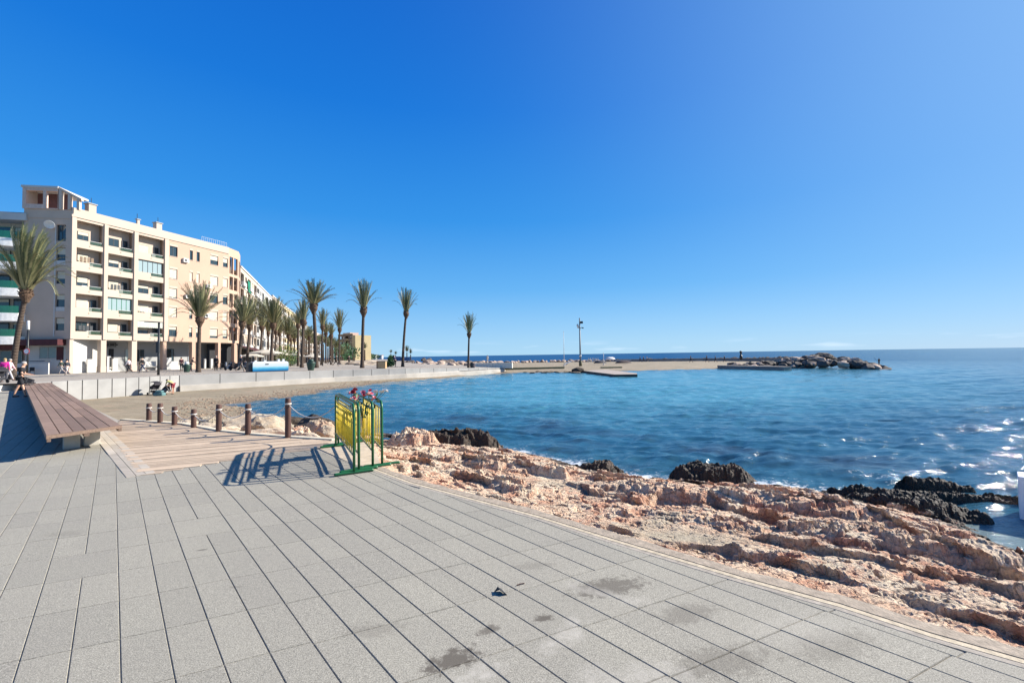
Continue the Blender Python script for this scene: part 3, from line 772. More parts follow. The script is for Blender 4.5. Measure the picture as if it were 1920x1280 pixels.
# ---- promenade: a sheet behind the beach wall
wtop = [Vector((p.x, p.y, promz(p.x, p.y))) for p in wall_base]
pr = [V2(p) for p in wall_base]
prom_front = [(-60, 25.9), (-34, 26.3), (-31.0, 26.6)] + pr[0:] + [V2(AT(960, 76))]
vs = []; fs = []; rowsN = 14; 
pfd = dens(prom_front, 1.5)
far = lambda p: Vector((p[0]*1.0 + (-.42*260+10-p[0])*1.0*0 , 0))
for i, p in enumerate(pfd):
    # back edge: follow the same bearing out to 300 m on the left, to the boulder line on the right
    u = p[0]/p[1]
    Yb = float(np.interp(u, [-3, -.42, -.27, -.24, -.14, -.05, .1], [300, 300, 260, 100, 92, 92, 92]))
    for j in range(rowsN+1):
        k_ = (j/rowsN)**2; y = p[1]+(max(Yb, p[1]+4)-p[1])*k_; x = u*y
        vs.append((x, y, promz(x, y)))
for i in range(len(pfd)-1):
    for j in range(rowsN):
        a = i*(rowsN+1)+j; fs.append((a, a+rowsN+1, a+rowsN+2, a+1))
me = bpy.data.meshes.new('promenade'); me.from_pydata(vs, [], fs)
t = NT('promenade_paving'); br = t.n('ShaderNodeTexBrick'); br.inputs['Scale'].default_value = .8; br.inputs['Mortar Size'].default_value = .012
br.inputs['Color1'].default_value = (.33,.285,.225,1); br.inputs['Color2'].default_value = (.38,.325,.26,1); br.inputs['Mortar'].default_value = (.22,.2,.18,1)
t.l(t.co((1,1,1),(0,0,.9)), br.inputs['Vector'])
c = t.mix(.5, br.outputs['Color'], t.ramp(t.noise(.5, 5), [(.3, .8), (.7, 1.15)]), 'MULTIPLY'); t.set(c, .9)
M_prom = t.m
o = link('promenade', me, M_prom); tag(o, kind='structure')
# steps between the near pavement and the promenade
for j in range(3):
    b = MB(); y0 = 25.05+j*.45; z1 = .12+j*.12
    b.box(-60, -31.6, y0, y0+(.448 if j < 2 else 1.6), -.1, z1); o = b.build('step', M('step_stone', (.62,.59,.52), .9, var=.1)); tag(o, kind='structure')
t = MB(); t.add([(-60,-2,.0005),(-33.4,-2,.0005),(-33.4,25.3,.0005),(-60,25.3,.0005)], [(0,1,2,3)]); o = t.build('paving_left', M_pave); tag(o, kind='structure')
# beach walls
def wall_run(name, pts, z0, ztops, th, mat, label, cat='wall', joint=1.55, parent=None, side=1):
    root = empty(name, (pts[0][0], pts[0][1], z0), 0, label, cat) if parent is None else parent
    ox, oy = pts[0][0], pts[0][1]; b = MB(); g = MB()
    for i in range(len(pts)-1):
        a = Vector(pts[i][:2]); c_ = Vector(pts[i+1][:2]); L = (c_-a).length; d = (c_-a)/L; nrm = Vector((-d.y, d.x))*side
        n = max(1, round(L/joint))
        for k_ in range(n):
            s0, s1 = a+d*(L*k_/n+.03), a+d*(L*(k_+1)/n-.03)
            zt0 = ztops[i]+(ztops[i+1]-ztops[i])*k_/n; zt1 = ztops[i]+(ztops[i+1]-ztops[i])*(k_+1)/n
            q0 = s0+nrm*th; q1 = s1+nrm*th
            vs = [(s0.x-ox,s0.y-oy,0),(s1.x-ox,s1.y-oy,0),(q1.x-ox,q1.y-oy,0),(q0.x-ox,q0.y-oy,0)]
            vs += [(vs[0][0],vs[0][1],zt0-z0),(vs[1][0],vs[1][1],zt1-z0),(vs[2][0],vs[2][1],zt1-z0),(vs[3][0],vs[3][1],zt0-z0)]
            b.add(vs, [(3,2,1,0),(4,5,6,7),(0,1,5,4),(1,2,6,5),(2,3,7,6),(3,0,4,7)])
        q0 = a+nrm*.10; q1 = c_+nrm*.10; r0 = a+nrm*(th-.02); r1 = c_+nrm*(th-.02)
        vs = [(p.x-ox,p.y-oy,zz) for zz in (0, None) for p in (q0,q1,r1,r0)] if False else []
        vs = [(q0.x-ox,q0.y-oy,0),(q1.x-ox,q1.y-oy,0),(r1.x-ox,r1.y-oy,0),(r0.x-ox,r0.y-oy,0),(q0.x-ox,q0.y-oy,ztops[i]-z0-.03),(q1.x-ox,q1.y-oy,ztops[i+1]-z0-.03),(r1.x-ox,r1.y-oy,ztops[i+1]-z0-.03),(r0.x-ox,r0.y-oy,ztops[i]-z0-.03)]
        g.add(vs, [(3,2,1,0),(4,5,6,7),(0,1,5,4),(1,2,6,5),(2,3,7,6),(3,0,4,7)])
    b.build('panel_course', mat, root); g.build('joint_core', M('joint_core', (.13,.10,.08), .95), root)
    return root
WP = [(p.x, p.y) for p in wall_base]
zt = [promz(*p)+.02 for p in WP]
M_wall1 = M('white_wall_panel', (.335,.325,.305), .8, var=.14, scale=.9, bump=.2)
M_wall2 = M('grey_coping', (.33,.32,.30), .85, var=.12, scale=.7, bump=.2)
M_wall3 = M('pale_plinth', (.47,.43,.37), .9, var=.14, scale=.7, bump=.3)
wall_run('beach_wall', WP[:4], -1.25, zt[:4], .3, M_wall1, 'beach retaining wall of tall off-white panels, nearest the long wooden bench', joint=.85)
r_ = wall_run('beach_wall', WP[3:], -.42, zt[3:], .5, M_wall2, 'long low beach wall with grey coping over a pale plinth, running to the sand spit', joint=2.4)
lowp = offs(WP[3:], -.30)
zlow = [-.40+.0*i for i in range(len(WP)-3)]; zlow[-1] = -.62; zlow[-2] = -.5
b = MB(); ox, oy = WP[3]
for i in range(len(lowp)-1):
    a, c_ = Vector(lowp[i]), Vector(lowp[i+1]); a2, c2 = Vector(WP[3+i]), Vector(WP[4+i]); z_ = .42
    vs = [(a.x-ox,a.y-oy,-1.3+z_),(c_.x-ox,c_.y-oy,-1.3+z_),(c2.x-ox,c2.y-oy,-1.3+z_),(a2.x-ox,a2.y-oy,-1.3+z_),(a.x-ox,a.y-oy,zlow[i]+z_),(c_.x-ox,c_.y-oy,zlow[i+1]+z_),(c2.x-ox,c2.y-oy,zlow[i]+z_+.02),(a2.x-ox,a2.y-oy,zlow[i]+z_+.02)]
    b.add(vs, [(3,2,1,0),(4,5,6,7),(0,1,5,4),(1,2,6,5),(2,3,7,6),(3,0,4,7)])
b.build('plinth', M_wall3, r_)
# ================================================================== BENCH
M_bench = wood('bench_wood', (.17,.105,.072), (.31,.205,.145), -math.atan2(20,-23), (1.5, 26, 26), .75)
c0, c1 = P(87,817,.42), P(229,797,.42); f0, f1 = AT(45,27.6,.42), AT(95,28.4,.42)
c0.z = c1.z = f0.z = f1.z = 0
bench = empty('long_bench', ((c0+c1)/2), 0, 'very long low wooden bench with brown slats running back to the beach wall', 'bench')
ob = (c0+c1)/2
polys = []; rr = []
for j in range(6):
    u0, u1 = (j+.02)/6, (j+.94)/6
    a0_, a1_ = c0.lerp(c1, u0), c0.lerp(c1, u1); b0_, b1_ = f0.lerp(f1, u0), f0.lerp(f1, u1)
    k_ = 0.0; tot = (f0-c0).length; s = .10
    while s < tot:
        e_ = min(tot, s+rng.uniform(2.2, 3.4)); g = .004
        polys.append([tuple((a0_.lerp(b0_, (s+g)/tot)-ob).xy), tuple((a0_.lerp(b0_, (e_-g)/tot)-ob).xy), tuple((a1_.lerp(b1_, (e_-g)/tot)-ob).xy), tuple((a1_.lerp(b1_, (s+g)/tot)-ob).xy)]); rr.append(rng.random()); s = e_
o = prism_mesh(polys, [.375]*len(polys), .42, rr, 'seat_slats', M_bench, bench)
dd_ = (f0-c0).normalized()
b = MB()
q = [c0-ob, c1-ob, c1-ob+dd_*.085, c0-ob+dd_*.085]
b.add([(p.x, p.y, .36) for p in q]+[(p.x, p.y, .424) for p in q], [(0,1,2,3),(7,6,5,4),(0,4,5,1),(1,5,6,2),(2,6,7,3),(3,7,4,0)])
b.build('end_board', M_bench, bench)
b = MB(); b.bar(c0-ob+Vector((0,0,.34))+(c1-c0)*.03, f0-ob+Vector((0,0,.34)), .05, .07); b.bar(c1-ob+Vector((0,0,.34))-(c1-c0)*.03, f1-ob+Vector((0,0,.34)), .05, .07); b.bar((c0+c1)/2-ob+Vector((0,0,.34)), (f0+f1)/2-ob+Vector((0,0,.34)), .08, .07)
b.build('frame', M_bench, bench)
M_conc = M('bench_concrete', (.50,.46,.39), .9, var=.15, scale=6, bump=.4)
wdir = (c1-c0).normalized()
for j in range(8):
    s = .9+j*4.0; c_ = (c0.lerp(c1, .5)-ob)+dd_*s
    for sg in (-.17, .17):
        b = MB(); p = c_+wdir*sg; b.bar(p+Vector((0,0,-.01)), p+Vector((0,0,.31)), .24, .20, up=dd_)
        bevel(b.build('leg', M_conc, bench), .01)
# ================================================================== ROPE POSTS
M_post = wood('post_wood', (.075,.032,.022), (.16,.075,.052), 0, (14,14,1.0), .7)
M_rope = M('rope', (.60,.55,.48), .85, var=.2, scale=60, bump=.5, bscale=200)
pp = [(279,790,756),(300,793,756),(327,797,762),(363,802,767),(410,809,758),(465,815,757),(540,821,746)]
lab_p = ['first, farthest dark timber post of the rope rail, at the left end of the deck','second dark timber post from the left end of the rope rail','third timber post from the left on the deck edge, rope sagging on both sides','middle timber post of the rope rail, shortest looking, before small boulders','timber post left of the long cream boulder on the deck edge','timber post right of the long cream boulder, next before the thick end post','nearest and tallest dark timber post, joined by rope to the yellow barriers']
tops = []
for (px_, py_, pt), lb in zip(pp, lab_p):
    p = P(px_, py_); h = ZAT(px_, pt, p.y)
    r_ = .062
    root = empty('rope_post', (p.x, p.y, 0), rng.random()*3, lb, 'post', 'rope rail posts along the deck')
    b = MB(); b.lathe([(r_*.98, -.35), (r_, .0), (r_, h*.5), (r_*.97, h-.02), (r_*.86, h)], 14)
    o = b.build('post_shaft', M_post, root, True)
    b = MB(); b.lathe([(r_+.004, h-.14), (r_+.012, h-.125), (r_+.004, h-.11)], 14); b.build('rope_collar', M_rope, root, True)
    tops.append(Vector((p.x, p.y, h-.125)))
tops.append(P(628,835)+Vector((0,0,.78)))
rl = ['leftmost span of rope','second span of rope from the left','third span of rope from the left','fourth span of rope, over the small boulders','span of rope before the long cream boulder','sagging span of rope left of the thick end post','pale rope from the thick end post to the yellow barrier']
for i in range(len(tops)-1):
    a, c_ = tops[i], tops[i+1]; L = (c_-a).length; sag = .17*L if i < 6 else .16*L
    pts = [a.lerp(c_, k/14)-Vector((0,0,sag*4*(k/14)*(1-k/14))) for k in range(15)]
    b = MB(); b.tube(pts, .011, 7); o = b.build('rope', M_rope, None, True); tag(o, rl[i]+' between dark timber posts' if i < 6 else rl[i], 'rope', 'ropes of the deck rail')
# ================================================================== BARRIERS
M_green = M('green_paint', (.014,.115,.04), .38, var=.25, scale=6, bump=.1)
M_yel = M('yellow_paint', (.72,.52,.03), .45, var=.28, scale=14, bump=.3, bscale=60)
M_rail = M('weathered_rail', (.27,.27,.16), .6, var=.3, scale=9)
bl = ['yellow and green crowd barrier nearest the timber posts, with the rope tied to it','second yellow and green crowd barrier, stacked just behind the leftmost one','third crowd barrier with green tube frame, the flowers tied to its top rail','rightmost crowd barrier of the four, its curved green tube against the sea']
near = [(664,888),(673,883),(699,877),(716.5,873)]
bdir = Vector((P(628,835).x-P(664,888).x, P(628,835).y-P(664,888).y, 0)).normalized()
BLEN = 2.25
proto = None
for k, ((px_, py_), lb) in enumerate(zip(near, bl)):
    p = P(px_, py_)
    rz = math.atan2(bdir.y, bdir.x)+[0,.012,-.03,-.045][k]
    if proto is None:
        root = empty('crowd_barrier', (p.x, p.y, 0), rz)
        H = 1.03; L = BLEN; rb = .13
        def arc(cx, cz, a0, a1): return [(cx+rb*math.cos(a0+(a1-a0)*t/6), 0, cz+rb*math.sin(a0+(a1-a0)*t/6)) for t in range(7)]
        pts = [(0,0,.03)]+[(0,0,.5)]+arc(rb, H-rb, PI, PI/2)+arc(L-rb, H-rb, PI/2, 0)+[(L,0,.5),(L,0,.03)]
        MB().tube(pts, .020, 10).build('frame', M_green, root, True)
        MB().tube([(.0,0,.27),(L,0,.27)], .016, 8).build('bottom_rail', M_rail, root, True)
        MB().tube([(.03,0,H-.115),(L-.03,0,H-.115)], .012, 8).build('top_rail', M_rail, root, True)
        n = 13
        for j in range(n):
            x = .10+(L-.2)*j/(n-1)
            MB().tube([(x,0,.28),(x,0,H-.115)], .0080, 6).build('bar', M_yel, root, True)
        for x in (0, L):
            MB().tube([(x,-.28,.022),(x,-.26,.026),(x,.26,.026),(x,.28,.022)], .022, 8).build('foot', M_green, root, True)
        MB().box(L*.5-.13, L*.5+.13, -.013, -.011, .58, .80).build('info_plate', M_yel, root)
        proto = root
    else:
        root = copy_tree(proto); root.location = (p.x, p.y, 0); root.rotation_euler.z = rz
    tag(root, lb, 'barrier', 'yellow and green crowd barriers')
# flowers tied on the barriers
fl = P(673,883); fp = Vector((P(699,877).x, P(699,877).y, 0))+bdir*.62+Vector((-.03,-.02,1.06))
bq = empty('flower_bouquet', fp, 0, 'bunch of pink, red and white flowers tied to the barrier tops', 'flowers')
fr = random.Random(4)
fm_ = [M('petal_pink', (.75,.24,.30), .6, var=.2, scale=30), M('petal_red', (.5,.03,.05), .6, var=.2, scale=30), M('petal_white', (.80,.76,.74), .6, var=.1, scale=30), M('petal_salmon', (.78,.35,.28), .6, var=.2, scale=30)]
M_leaf = M('leaf_green', (.035,.10,.03), .6, var=.4, scale=20)
st_ = MB()
fpos = []
for i in range(19):
    c_ = Vector((fr.uniform(-.17,.17), fr.uniform(-.10,.10), fr.uniform(-.07,.11)))
    if i > 15: c_ = Vector((.22+.03*(i-15), .0, .07+.02*fr.random()))
    b = MB()
    for ring, (nn_, rr2, zz, tilt) in enumerate([(6,.045,.0,.5),(6,.034,.012,.9),(4,.018,.02,1.3)]):
        for q in range(nn_):
            a = 2*PI*q/nn_+ring*.5+fr.random()*.2
            d = Vector((math.cos(a), math.sin(a), 0)); s_ = Vector((-d.y, d.x, 0)); up_ = Vector((0,0,1))
            p0 = Vector((0,0,zz*.3)); p1_ = d*rr2*math.cos(tilt)*.6+up_*(zz+rr2*math.sin(tilt)*.6); p2_ = d*rr2*math.cos(tilt)+up_*(zz+rr2*math.sin(tilt)*.8)
            b.add([p0, p1_-s_*rr2*.45, p2_, p1_+s_*rr2*.45], [(0,1,2,3)])
    mt = fm_[2] if i > 15 else fm_[[0,1,3,0,1,3,2][i % 7]]
    o = b.build('flower', mt, bq); o.location = c_; o.rotation_euler = (fr.uniform(-1.3,1.0), fr.uniform(-.9,.9), fr.random()*6)
    st_.tube([c_, Vector((c_.x*.3, c_.y*.3, -.16)), Vector((c_.x*.1, 0, -.30))], .003, 5)
st_.build('stems', M_leaf, bq); bq.scale = (1.25,1.25,1.15)
b = MB()
for i in range(26):
    c_ = Vector((fr.uniform(-.2,.2), fr.uniform(-.12,.12), fr.uniform(-.16,.05))); d = Vector((fr.uniform(-1,1), fr.uniform(-1,1), fr.uniform(-.5,.6))).normalized(); s_ = d.orthogonal().normalized()
    b.add([c_, c_+d*.05-s_*.018, c_+d*.10, c_+d*.05+s_*.018], [(0,1,2,3)])
b.build('leaves', M_leaf, bq)
# scraps on the paving
M_scrap = M('dark_scrap', (.018,.017,.018), .6)
p = P(938,1111); b = MB(); q = [(-.045,.01,.006),(-.02,.032,.030),(.01,.03,.012),(.05,-.03,.004),(.028,-.036,.022),(-.005,-.012,.034)]
b.add(q+[(x, y, z-.005) for x, y, z in q], [(0,5,1),(1,5,2),(2,5,4),(2,4,3),(6,7,11),(7,8,11),(8,10,11),(8,9,10),(0,1,7,6),(1,2,8,7),(2,3,9,8),(3,4,10,9),(4,5,11,10),(5,0,6,11)])
o = b.build('plastic_scrap', M_scrap); o.location = p; tag(o, 'small crumpled black scrap lying on the paving slabs', 'litter')
p = P(976,1096); b = MB(); b.tube([(-.03,-.012,.006),(0,.002,.008),(.03,.014,.006)], .004, 5); o = b.build('twig', M_post); o.location = p; tag(o, 'thin dark twig on the paving beside the black scrap', 'twig')
# white block at the right edge
p = P(1912, 968, -1.05); b = MB(); b.box(0,.5,-.0,.45,-.35,.66)
o = b.build('white_pillar', M('white_paint', (.80,.80,.79), .6, var=.06, scale=3, bump=.2)); o.location = p; o.rotation_euler.z = -.85; bevel(o, .012); tag(o, 'white painted block standing in the shallow water at the right edge', 'block')
# ================================================================== BOULDERS
def boulder_mesh(seed, sub=3, sq=(1,.8,.62), rg=.42, fac=.6):
    bm = bmesh.new(); bmesh.ops.create_icosphere(bm, subdivisions=sub, radius=.5)
    r_ = random.Random(seed); planes = []
    for _ in range(13):
        n = Vector((r_.gauss(0,1), r_.gauss(0,1), r_.gauss(0,1))).normalized(); planes.append((n, r_.uniform(.26, .42)))
    off = Vector((r_.uniform(0,50), r_.uniform(0,50), 0))
    for v in bm.verts:
        p = v.co.copy()
        for n, d in planes:
            e_ = p.dot(n)-d
            if e_ > 0: p -= n*e_*.98
        p *= 1+rg*.35*mnoise.noise(p*3+off)+rg*.22*mnoise.noise(p*8+off)+rg*.12*mnoise.noise(p*18+off)
        v.co = Vector((p.x*sq[0], p.y*sq[1], p.z*sq[2]))*1.25
    me = bpy.data.meshes.new('boulder'); bm.to_mesh(me); bm.free()
    me.polygons.foreach_set('use_smooth', [False]*len(me.polygons)); return me
def rockm(name, cols, dark=None):
    t = NT(name); oi = t.n('ShaderNodeObjectInfo')
    n1 = t.noise(2.2, 6, .65); n2 = t.noise(11, 6, .7); n3 = t.noise(40, 4, .7)
    c = t.ramp(n1, [(.3, cols[0]), (.55, cols[1]), (.75, cols[2])])
    c = t.mix(.8, c, t.ramp(oi.outputs['Random'], [(0, .6), (.5, .95), (1, 1.25)]), 'MULTIPLY')
    c = t.mix(.6, c, t.ramp(n2, [(.3, .6), (.7, 1.15)]), 'MULTIPLY'); c = t.mix(.4, c, t.ramp(n3, [(.3, .6), (.7, 1.15)]), 'MULTIPLY')
    t.set(c, .92); b1 = t.bump(n2, .6, .06); t.bump(n3, .5, .015, b1); return t.m
M_bcream = rockm('cream_boulder', ((.60,.42,.27), (.66,.55,.40), (.55,.36,.26)))
M_bdark = rockm('wet_boulder', ((.06,.042,.028), (.11,.08,.052), (.22,.16,.105)))
M_bpink = rockm('pink_grey_boulder', ((.42,.29,.21), (.50,.38,.29), (.36,.27,.22)))
M_bgrey = rockm('grey_brown_boulder', ((.075,.06,.05), (.125,.10,.082), (.20,.16,.125)))
BM = {}
def nth(n): return '%d%s' % (n, 'th' if 10 <= n % 100 <= 20 else {1:'st',2:'nd',3:'rd'}.get(n % 10, 'th'))
def bmesh_for(mat, k, sub):
    key = (mat.name, k, sub)
    if key not in BM:
        me = boulder_mesh(k*7+3, sub); me.materials.append(mat); BM[key] = me
    return BM[key]
def boulder(p, size, mat, k, rz, label, group, sub=2, sc=(1,1,1), tilt=0):
    o = bpy.data.objects.new('boulder', bmesh_for(mat, k, sub)); COL.objects.link(o)
    o.location = p; o.scale = (size*sc[0], size*sc[1], size*sc[2]); o.rotation_euler = (tilt, tilt*.6, rz)
    return tag(o, label, 'boulder', group)
# big ones behind the rope posts
gb = 'boulders below the rope rail'
for (px_, py_, z, size, sc, rz, tilt, mt, lb) in [
    (458,798,-.35,1.25,(1.25,.6,.75),.5,-.15,M_bcream,'long cream boulder lying tilted between two posts of the rope rail'),
    (497,800,-.42,1.15,(.95,.8,.9),1.2,.2,M_bcream,'rounded cream boulder right of the long tilted one, behind the rope'),
    (352,795,-.30,.55,(1.2,.8,.7),.2,.1,M_bcream,'small cream boulder behind the third rope post'),
    (520,812,-.42,.8,(1.3,.8,.6),.4,.1,M_bcream,'low cream boulder just left of the nearest timber post'),
    (556,796,-.95,1.0,(1.2,.8,.9),.3,.1,M_bdark,'dark wet boulder at the water behind the nearest timber post'),
    (597,804,-.75,1.5,(1.25,.8,.85),-.2,.12,M_bdark,'large dark brown boulder at the water left of the barriers'),
    (612,812,-.55,.7,(.8,.8,.9),.8,.3,M_bcream,'pale wedge shaped boulder leaning on the dark one beside the barrier'),
    (425,806,-.30,.5,(1.3,.9,.7),.8,.1,M_bcream,'small cream boulder low behind the fifth rope post'),
    (392,800,-.35,.6,(1.4,.8,.6),.2,.1,M_bcream,'flat cream boulder in front of the fourth and fifth posts'),
    (575,820,-.35,.6,(1.2,.9,.7),.2,.1,M_bcream,'flat cream boulder right of the nearest timber post'),
    (560,815,-.30,.5,(1,.9,.8),2.2,.3,M_bcream,'pinkish boulder touching the nearest timber post'),
    (480,812,-.40,.55,(1.4,.9,.6),1.0,.1,M_bcream,'broken cream slab at the foot of the sixth post')]:
    p = P(px_, py_, z); boulder(p, size, mt, int(px_) % 5, rz, lb, gb, 4, sc, tilt)
# mound at the end of the pier
br_ = random.Random(21); cnt = 0
mound_pts = []
for i in range(175):
    px_ = br_.uniform(1372, 1662); k_ = br_.random()
    topy = float(np.interp(px_, [1372,1460,1500,1540,1590,1630,1662], [681,676,669,664,670,684,692]))
    Yc = float(np.interp(px_, [1372,1480,1560,1662], [84,78,72,64]))+br_.uniform(-7,7)*float(np.interp(px_, [1372,1480,1662],[.3,1,.6]))
    ymid = float(np.interp(px_, [1372,1480,1560,1662], [84,78,72,64]))
    wid = 9 if px_ > 1460 else 3.5
    ztop = ZAT(px_, topy, ymid); zb = WATER
    hfac = max(0, 1-abs(Yc-ymid)/wid)
    z = zb+(ztop-.35-zb)*hfac
    if hfac <= 0: z = WATER-.1
    p = AT(px_, Yc, z); size = br_.uniform(1.0, 2.1)
    isg = br_.random() < .72; zn = int((px_-1372)/(1662-1372)*9); zone = ['at the landward tip','left foot','left flank','left shoulder','under the summit','right of the summit','right shoulder','right flank','seaward tip'][min(8,zn)]
    boulder(p, size, M_bgrey if isg else M_bpink, br_.randrange(5), br_.random()*6, ('grey' if isg else 'pinkish')+(' large' if size > 1.9 else ' smaller')+' boulder, '+('high' if hfac > .6 else 'low')+(' front' if Yc < ymid else ' back')+' of the pier end mound, '+zone, 'boulders heaped at the pier end', 2, (1, 1, .9), br_.uniform(-.5,.5))
p = AT(1541, 75, ZAT(1541,672,75)); boulder(p, 2.9, M_bgrey, 2, .4, 'biggest dome shaped dark boulder on top of the pier end mound', 'boulders heaped at the pier end', 3, (1.3,1,.95))
# line of boulders along the back of the spit and pier
for i in range(78):
    px_ = 905+(1490-905)*(i+br_.uniform(-.35,.35))/78
    Yc = float(np.interp(px_, [880,1000,1200,1500], [100,128,132,104]))
    zt_ = ZAT(px_, float(np.interp(px_, [880,960,1200,1400,1490], [676.5,676,673,670,668]))+br_.uniform(-.6,1.2), Yc)
    size = br_.uniform(1.1, 2.3); p = AT(px_, Yc, zt_-size*.28)
    boulder(p, size, M_bpink if px_ < 1150 else M_bgrey, br_.randrange(5), br_.random()*6, nth(i+1)+' boulder from the left in the low row between pier and open sea', 'boulders in a row behind the pier', 2, (1.2,1,.9), br_.uniform(-.4,.4))
# breakwater rocks right of the promenade palms
for i in range(78):
    px_ = br_.uniform(752, 905); k_ = br_.random()
    yt = float(np.interp(px_, [752,790,830,860,905], [681,672,672,678,678])); yb = float(np.interp(px_, [752,800,860,905], [689,688,682,682]))
    Yc = 72+34*k_; py_ = yb+(yt-yb)*k_**.8
    size = br_.uniform(.9, 1.9); p = AT(px_, Yc, ZAT(px_, py_, Yc)-size*.15)
    boulder(p, size, M_bpink if k_ < .6 else M_bgrey, br_.randrange(5), br_.random()*6, ('pinkish' if k_ < .6 else 'grey')+(' large' if size > 1.4 else ' small')+' boulder, '+['front','middle','back'][min(2,int(k_*3))]+' of the heap beyond the promenade, '+['by the leaning palm','left third','centre','right third','by the lone palm'][min(4,int((px_-752)/31))], 'boulders heaped beyond the promenade', 2, (1.2,1,.9), br_.uniform(-.4,.4))
# pale boulders lying on the promenade edge
for (px_, py_, Y_, size, lb) in [(648,681,84,2.2,'pale boulder on the promenade between two palm trunks'),(662,682,82,2.0,'pale rounded boulder right of the palms on the promenade'),(690,682,74,2.6,'large pale boulder right of the tall palm trunk'),(700,686,72,1.8,'pale boulder left of the wooden planter box'),(673,684,80,1.8,'flat pale boulder left of the tall palm trunk')]:
    boulder(AT(px_, Y_, ZAT(px_, py_, Y_)), size, M_bcream, int(px_) % 5, .5, lb, 'pale boulders on the promenade', 3, (1.5,1,.7))
# dark reef stones along the spit waterline
for i in range(22):
    px_ = 960+(1090-960)*i/22+br_.uniform(-2,2); p = P(px_, br_.uniform(695.5, 699), WATER+.03)
    boulder(p, br_.uniform(.5, 1.1), M_bdark, br_.randrange(5), br_.random()*6, nth(i+1)+' flat dark stone from the left along the waterline of the spit', 'reef stones along the spit', 2, (1.8,1,.5))
# small stones strewn on the rocky shore
# ================================================================== PIER
M_pier = M('pier_concrete', (.30,.255,.22), .9, var=.15, scale=.5)
def strip_wall(name, p0, p1, z0, z1, th, mat, label, cat, seg=3.0, group=None):
    a = Vector((p0.x, p0.y, z0)); root = empty(name, a, math.atan2(p1.y-p0.y, p1.x-p0.x), label, cat, group)
    L = math.hypot(p1.x-p0.x, p1.y-p0.y); n = max(1, round(L/seg)); b = MB(); c = MB()
    for i in range(n): b.box(L*i/n+.015, L*(i+1)/n-.015, 0, th, 0, z1-z0-.1)
    b.build('wall_blocks', mat, root); c.box(-.02, L+.02, -.04, th+.04, z1-z0-.1, z1-z0); c.build('coping', mat, root); return root
a, c_ = AT(1150,124), AT(1322,118); strip_wall('pier_wall', a, c_, -.75, ZAT(1230,672.5,121), .5, M_pier, 'low dark parapet wall along the left half of the pier path', 'wall')
a, c_ = AT(1322,117.8), AT(1478,103); strip_wall('pier_wall', a, c_, -.78, ZAT(1400,671,110), .5, M_pier, 'low brown parapet wall along the pier, next to the boulder mound', 'wall')
a, c_ = P(1345,689,-.95), P(1470,693,-1.0); strip_wall('quay_wall', a, c_, -1.6, -.55, 1.6, M_pier, 'dark concrete quay edge between the sand and the boulder mound', 'wall')
a, c_ = AT(888,71.5), AT(960,69.5); strip_wall('low_wall', a, c_, promz(a.x,a.y)-.3, ZAT(920,680,70), .35, M('cream_wall', (.74,.68,.58), .9, var=.1), 'low cream wall at the start of the spit, right of the lone palm', 'wall')
a, c_ = AT(947,74), AT(1058,76); strip_wall('green_ledge', a, c_, -1.0, ZAT(1000,688.5,75), .6, M('algae_concrete', (.20,.19,.10), .9, var=.2), 'long low algae green ledge along the spit beach', 'ledge')
a, c_ = AT(1128,76), AT(1166,76); strip_wall('green_ledge', a, c_, -1.05, ZAT(1147,687.5,76), 1.2, M('algae_concrete', (.20,.19,.10), .9), 'short algae green ledge right of the lamp post on the spit', 'ledge')
# jetty slab on the water
ja, jb, jc = P(1092,694,-.75), P(1152,703.5,-.9), P(1195,703,-.9)
rt = empty('jetty', (ja.x, ja.y, -1.0), 0, 'flat dark-edged concrete jetty reaching into the bay below the lamp post', 'jetty')
pts_ = [ja, jb, jc, jc+Vector((1.0,3.6,0)), ja+Vector((4.5,3.8,0))]
b = MB(); n = len(pts_); b.add([(p.x-ja.x, p.y-ja.y, .17) for p in pts_]+[(p.x-ja.x, p.y-ja.y, -.7) for p in pts_], [tuple(range(n))]+[(i, i+n, (i+1)%n+n, (i+1)%n) for i in range(n)])
b.build('jetty_deck', M('jetty_concrete', (.36,.30,.25), .9, var=.2), rt)
b = MB(); b.bar((0,-.03,.05), (jb.x-ja.x, jb.y-ja.y-.03, .05), .10, .32); b.bar((jb.x-ja.x, jb.y-ja.y-.03,.05), (jc.x-ja.x, jc.y-ja.y-.03,.05), .10, .32); b.build('jetty_edge', M('wet_concrete', (.07,.055,.045), .6), rt)
p = P(1085,697,-1.0); boulder(p+Vector((0,.5,.1)), 1.7, M_bdark, 1, .3, 'dark rounded rock block at the root of the jetty', None, 3, (1.3,1,.9))
# ================================================================== PALMS
def trunk_mat():
    t = NT('palm_bark'); v = t.co((1,1,1)); wv = t.n('ShaderNodeTexWave', Scale=2.6, Distortion=1.8, Detail=3.0); wv.bands_direction = 'Z'; wv.inputs['Detail Scale'].default_value = 3
    t.l(v, wv.inputs['Vector']); n = t.noise(9, 5, .7)
    c = t.ramp(wv.outputs['Fac'], [(.2, (.05,.034,.025)), (.8, (.13,.092,.066))]); c = t.mix(.6, c, t.ramp(n, [(.3, .6), (.7, 1.3)]), 'MULTIPLY')
    t.set(c, .95); b1 = t.bump(wv.outputs['Fac'], .8, .05); t.bump(n, .6, .03, b1); return t.m
M_trunk = trunk_mat()
def frond_mat():
    t = NT('palm_leaf'); n = t.noise(1.3, 4, .6); g = t.attr('age').outputs['Fac']
    c = t.ramp(n, [(.3, (.040,.062,.024)), (.7, (.085,.11,.045))]); c = t.mix(g, c, (.28,.25,.12)); t.set(c, .5); return t.m
M_frond = frond_mat()
M_boot = M('palm_boot', (.10,.06,.036), .95, var=.45, scale=9, bump=.8, bscale=14, bdist=.05)
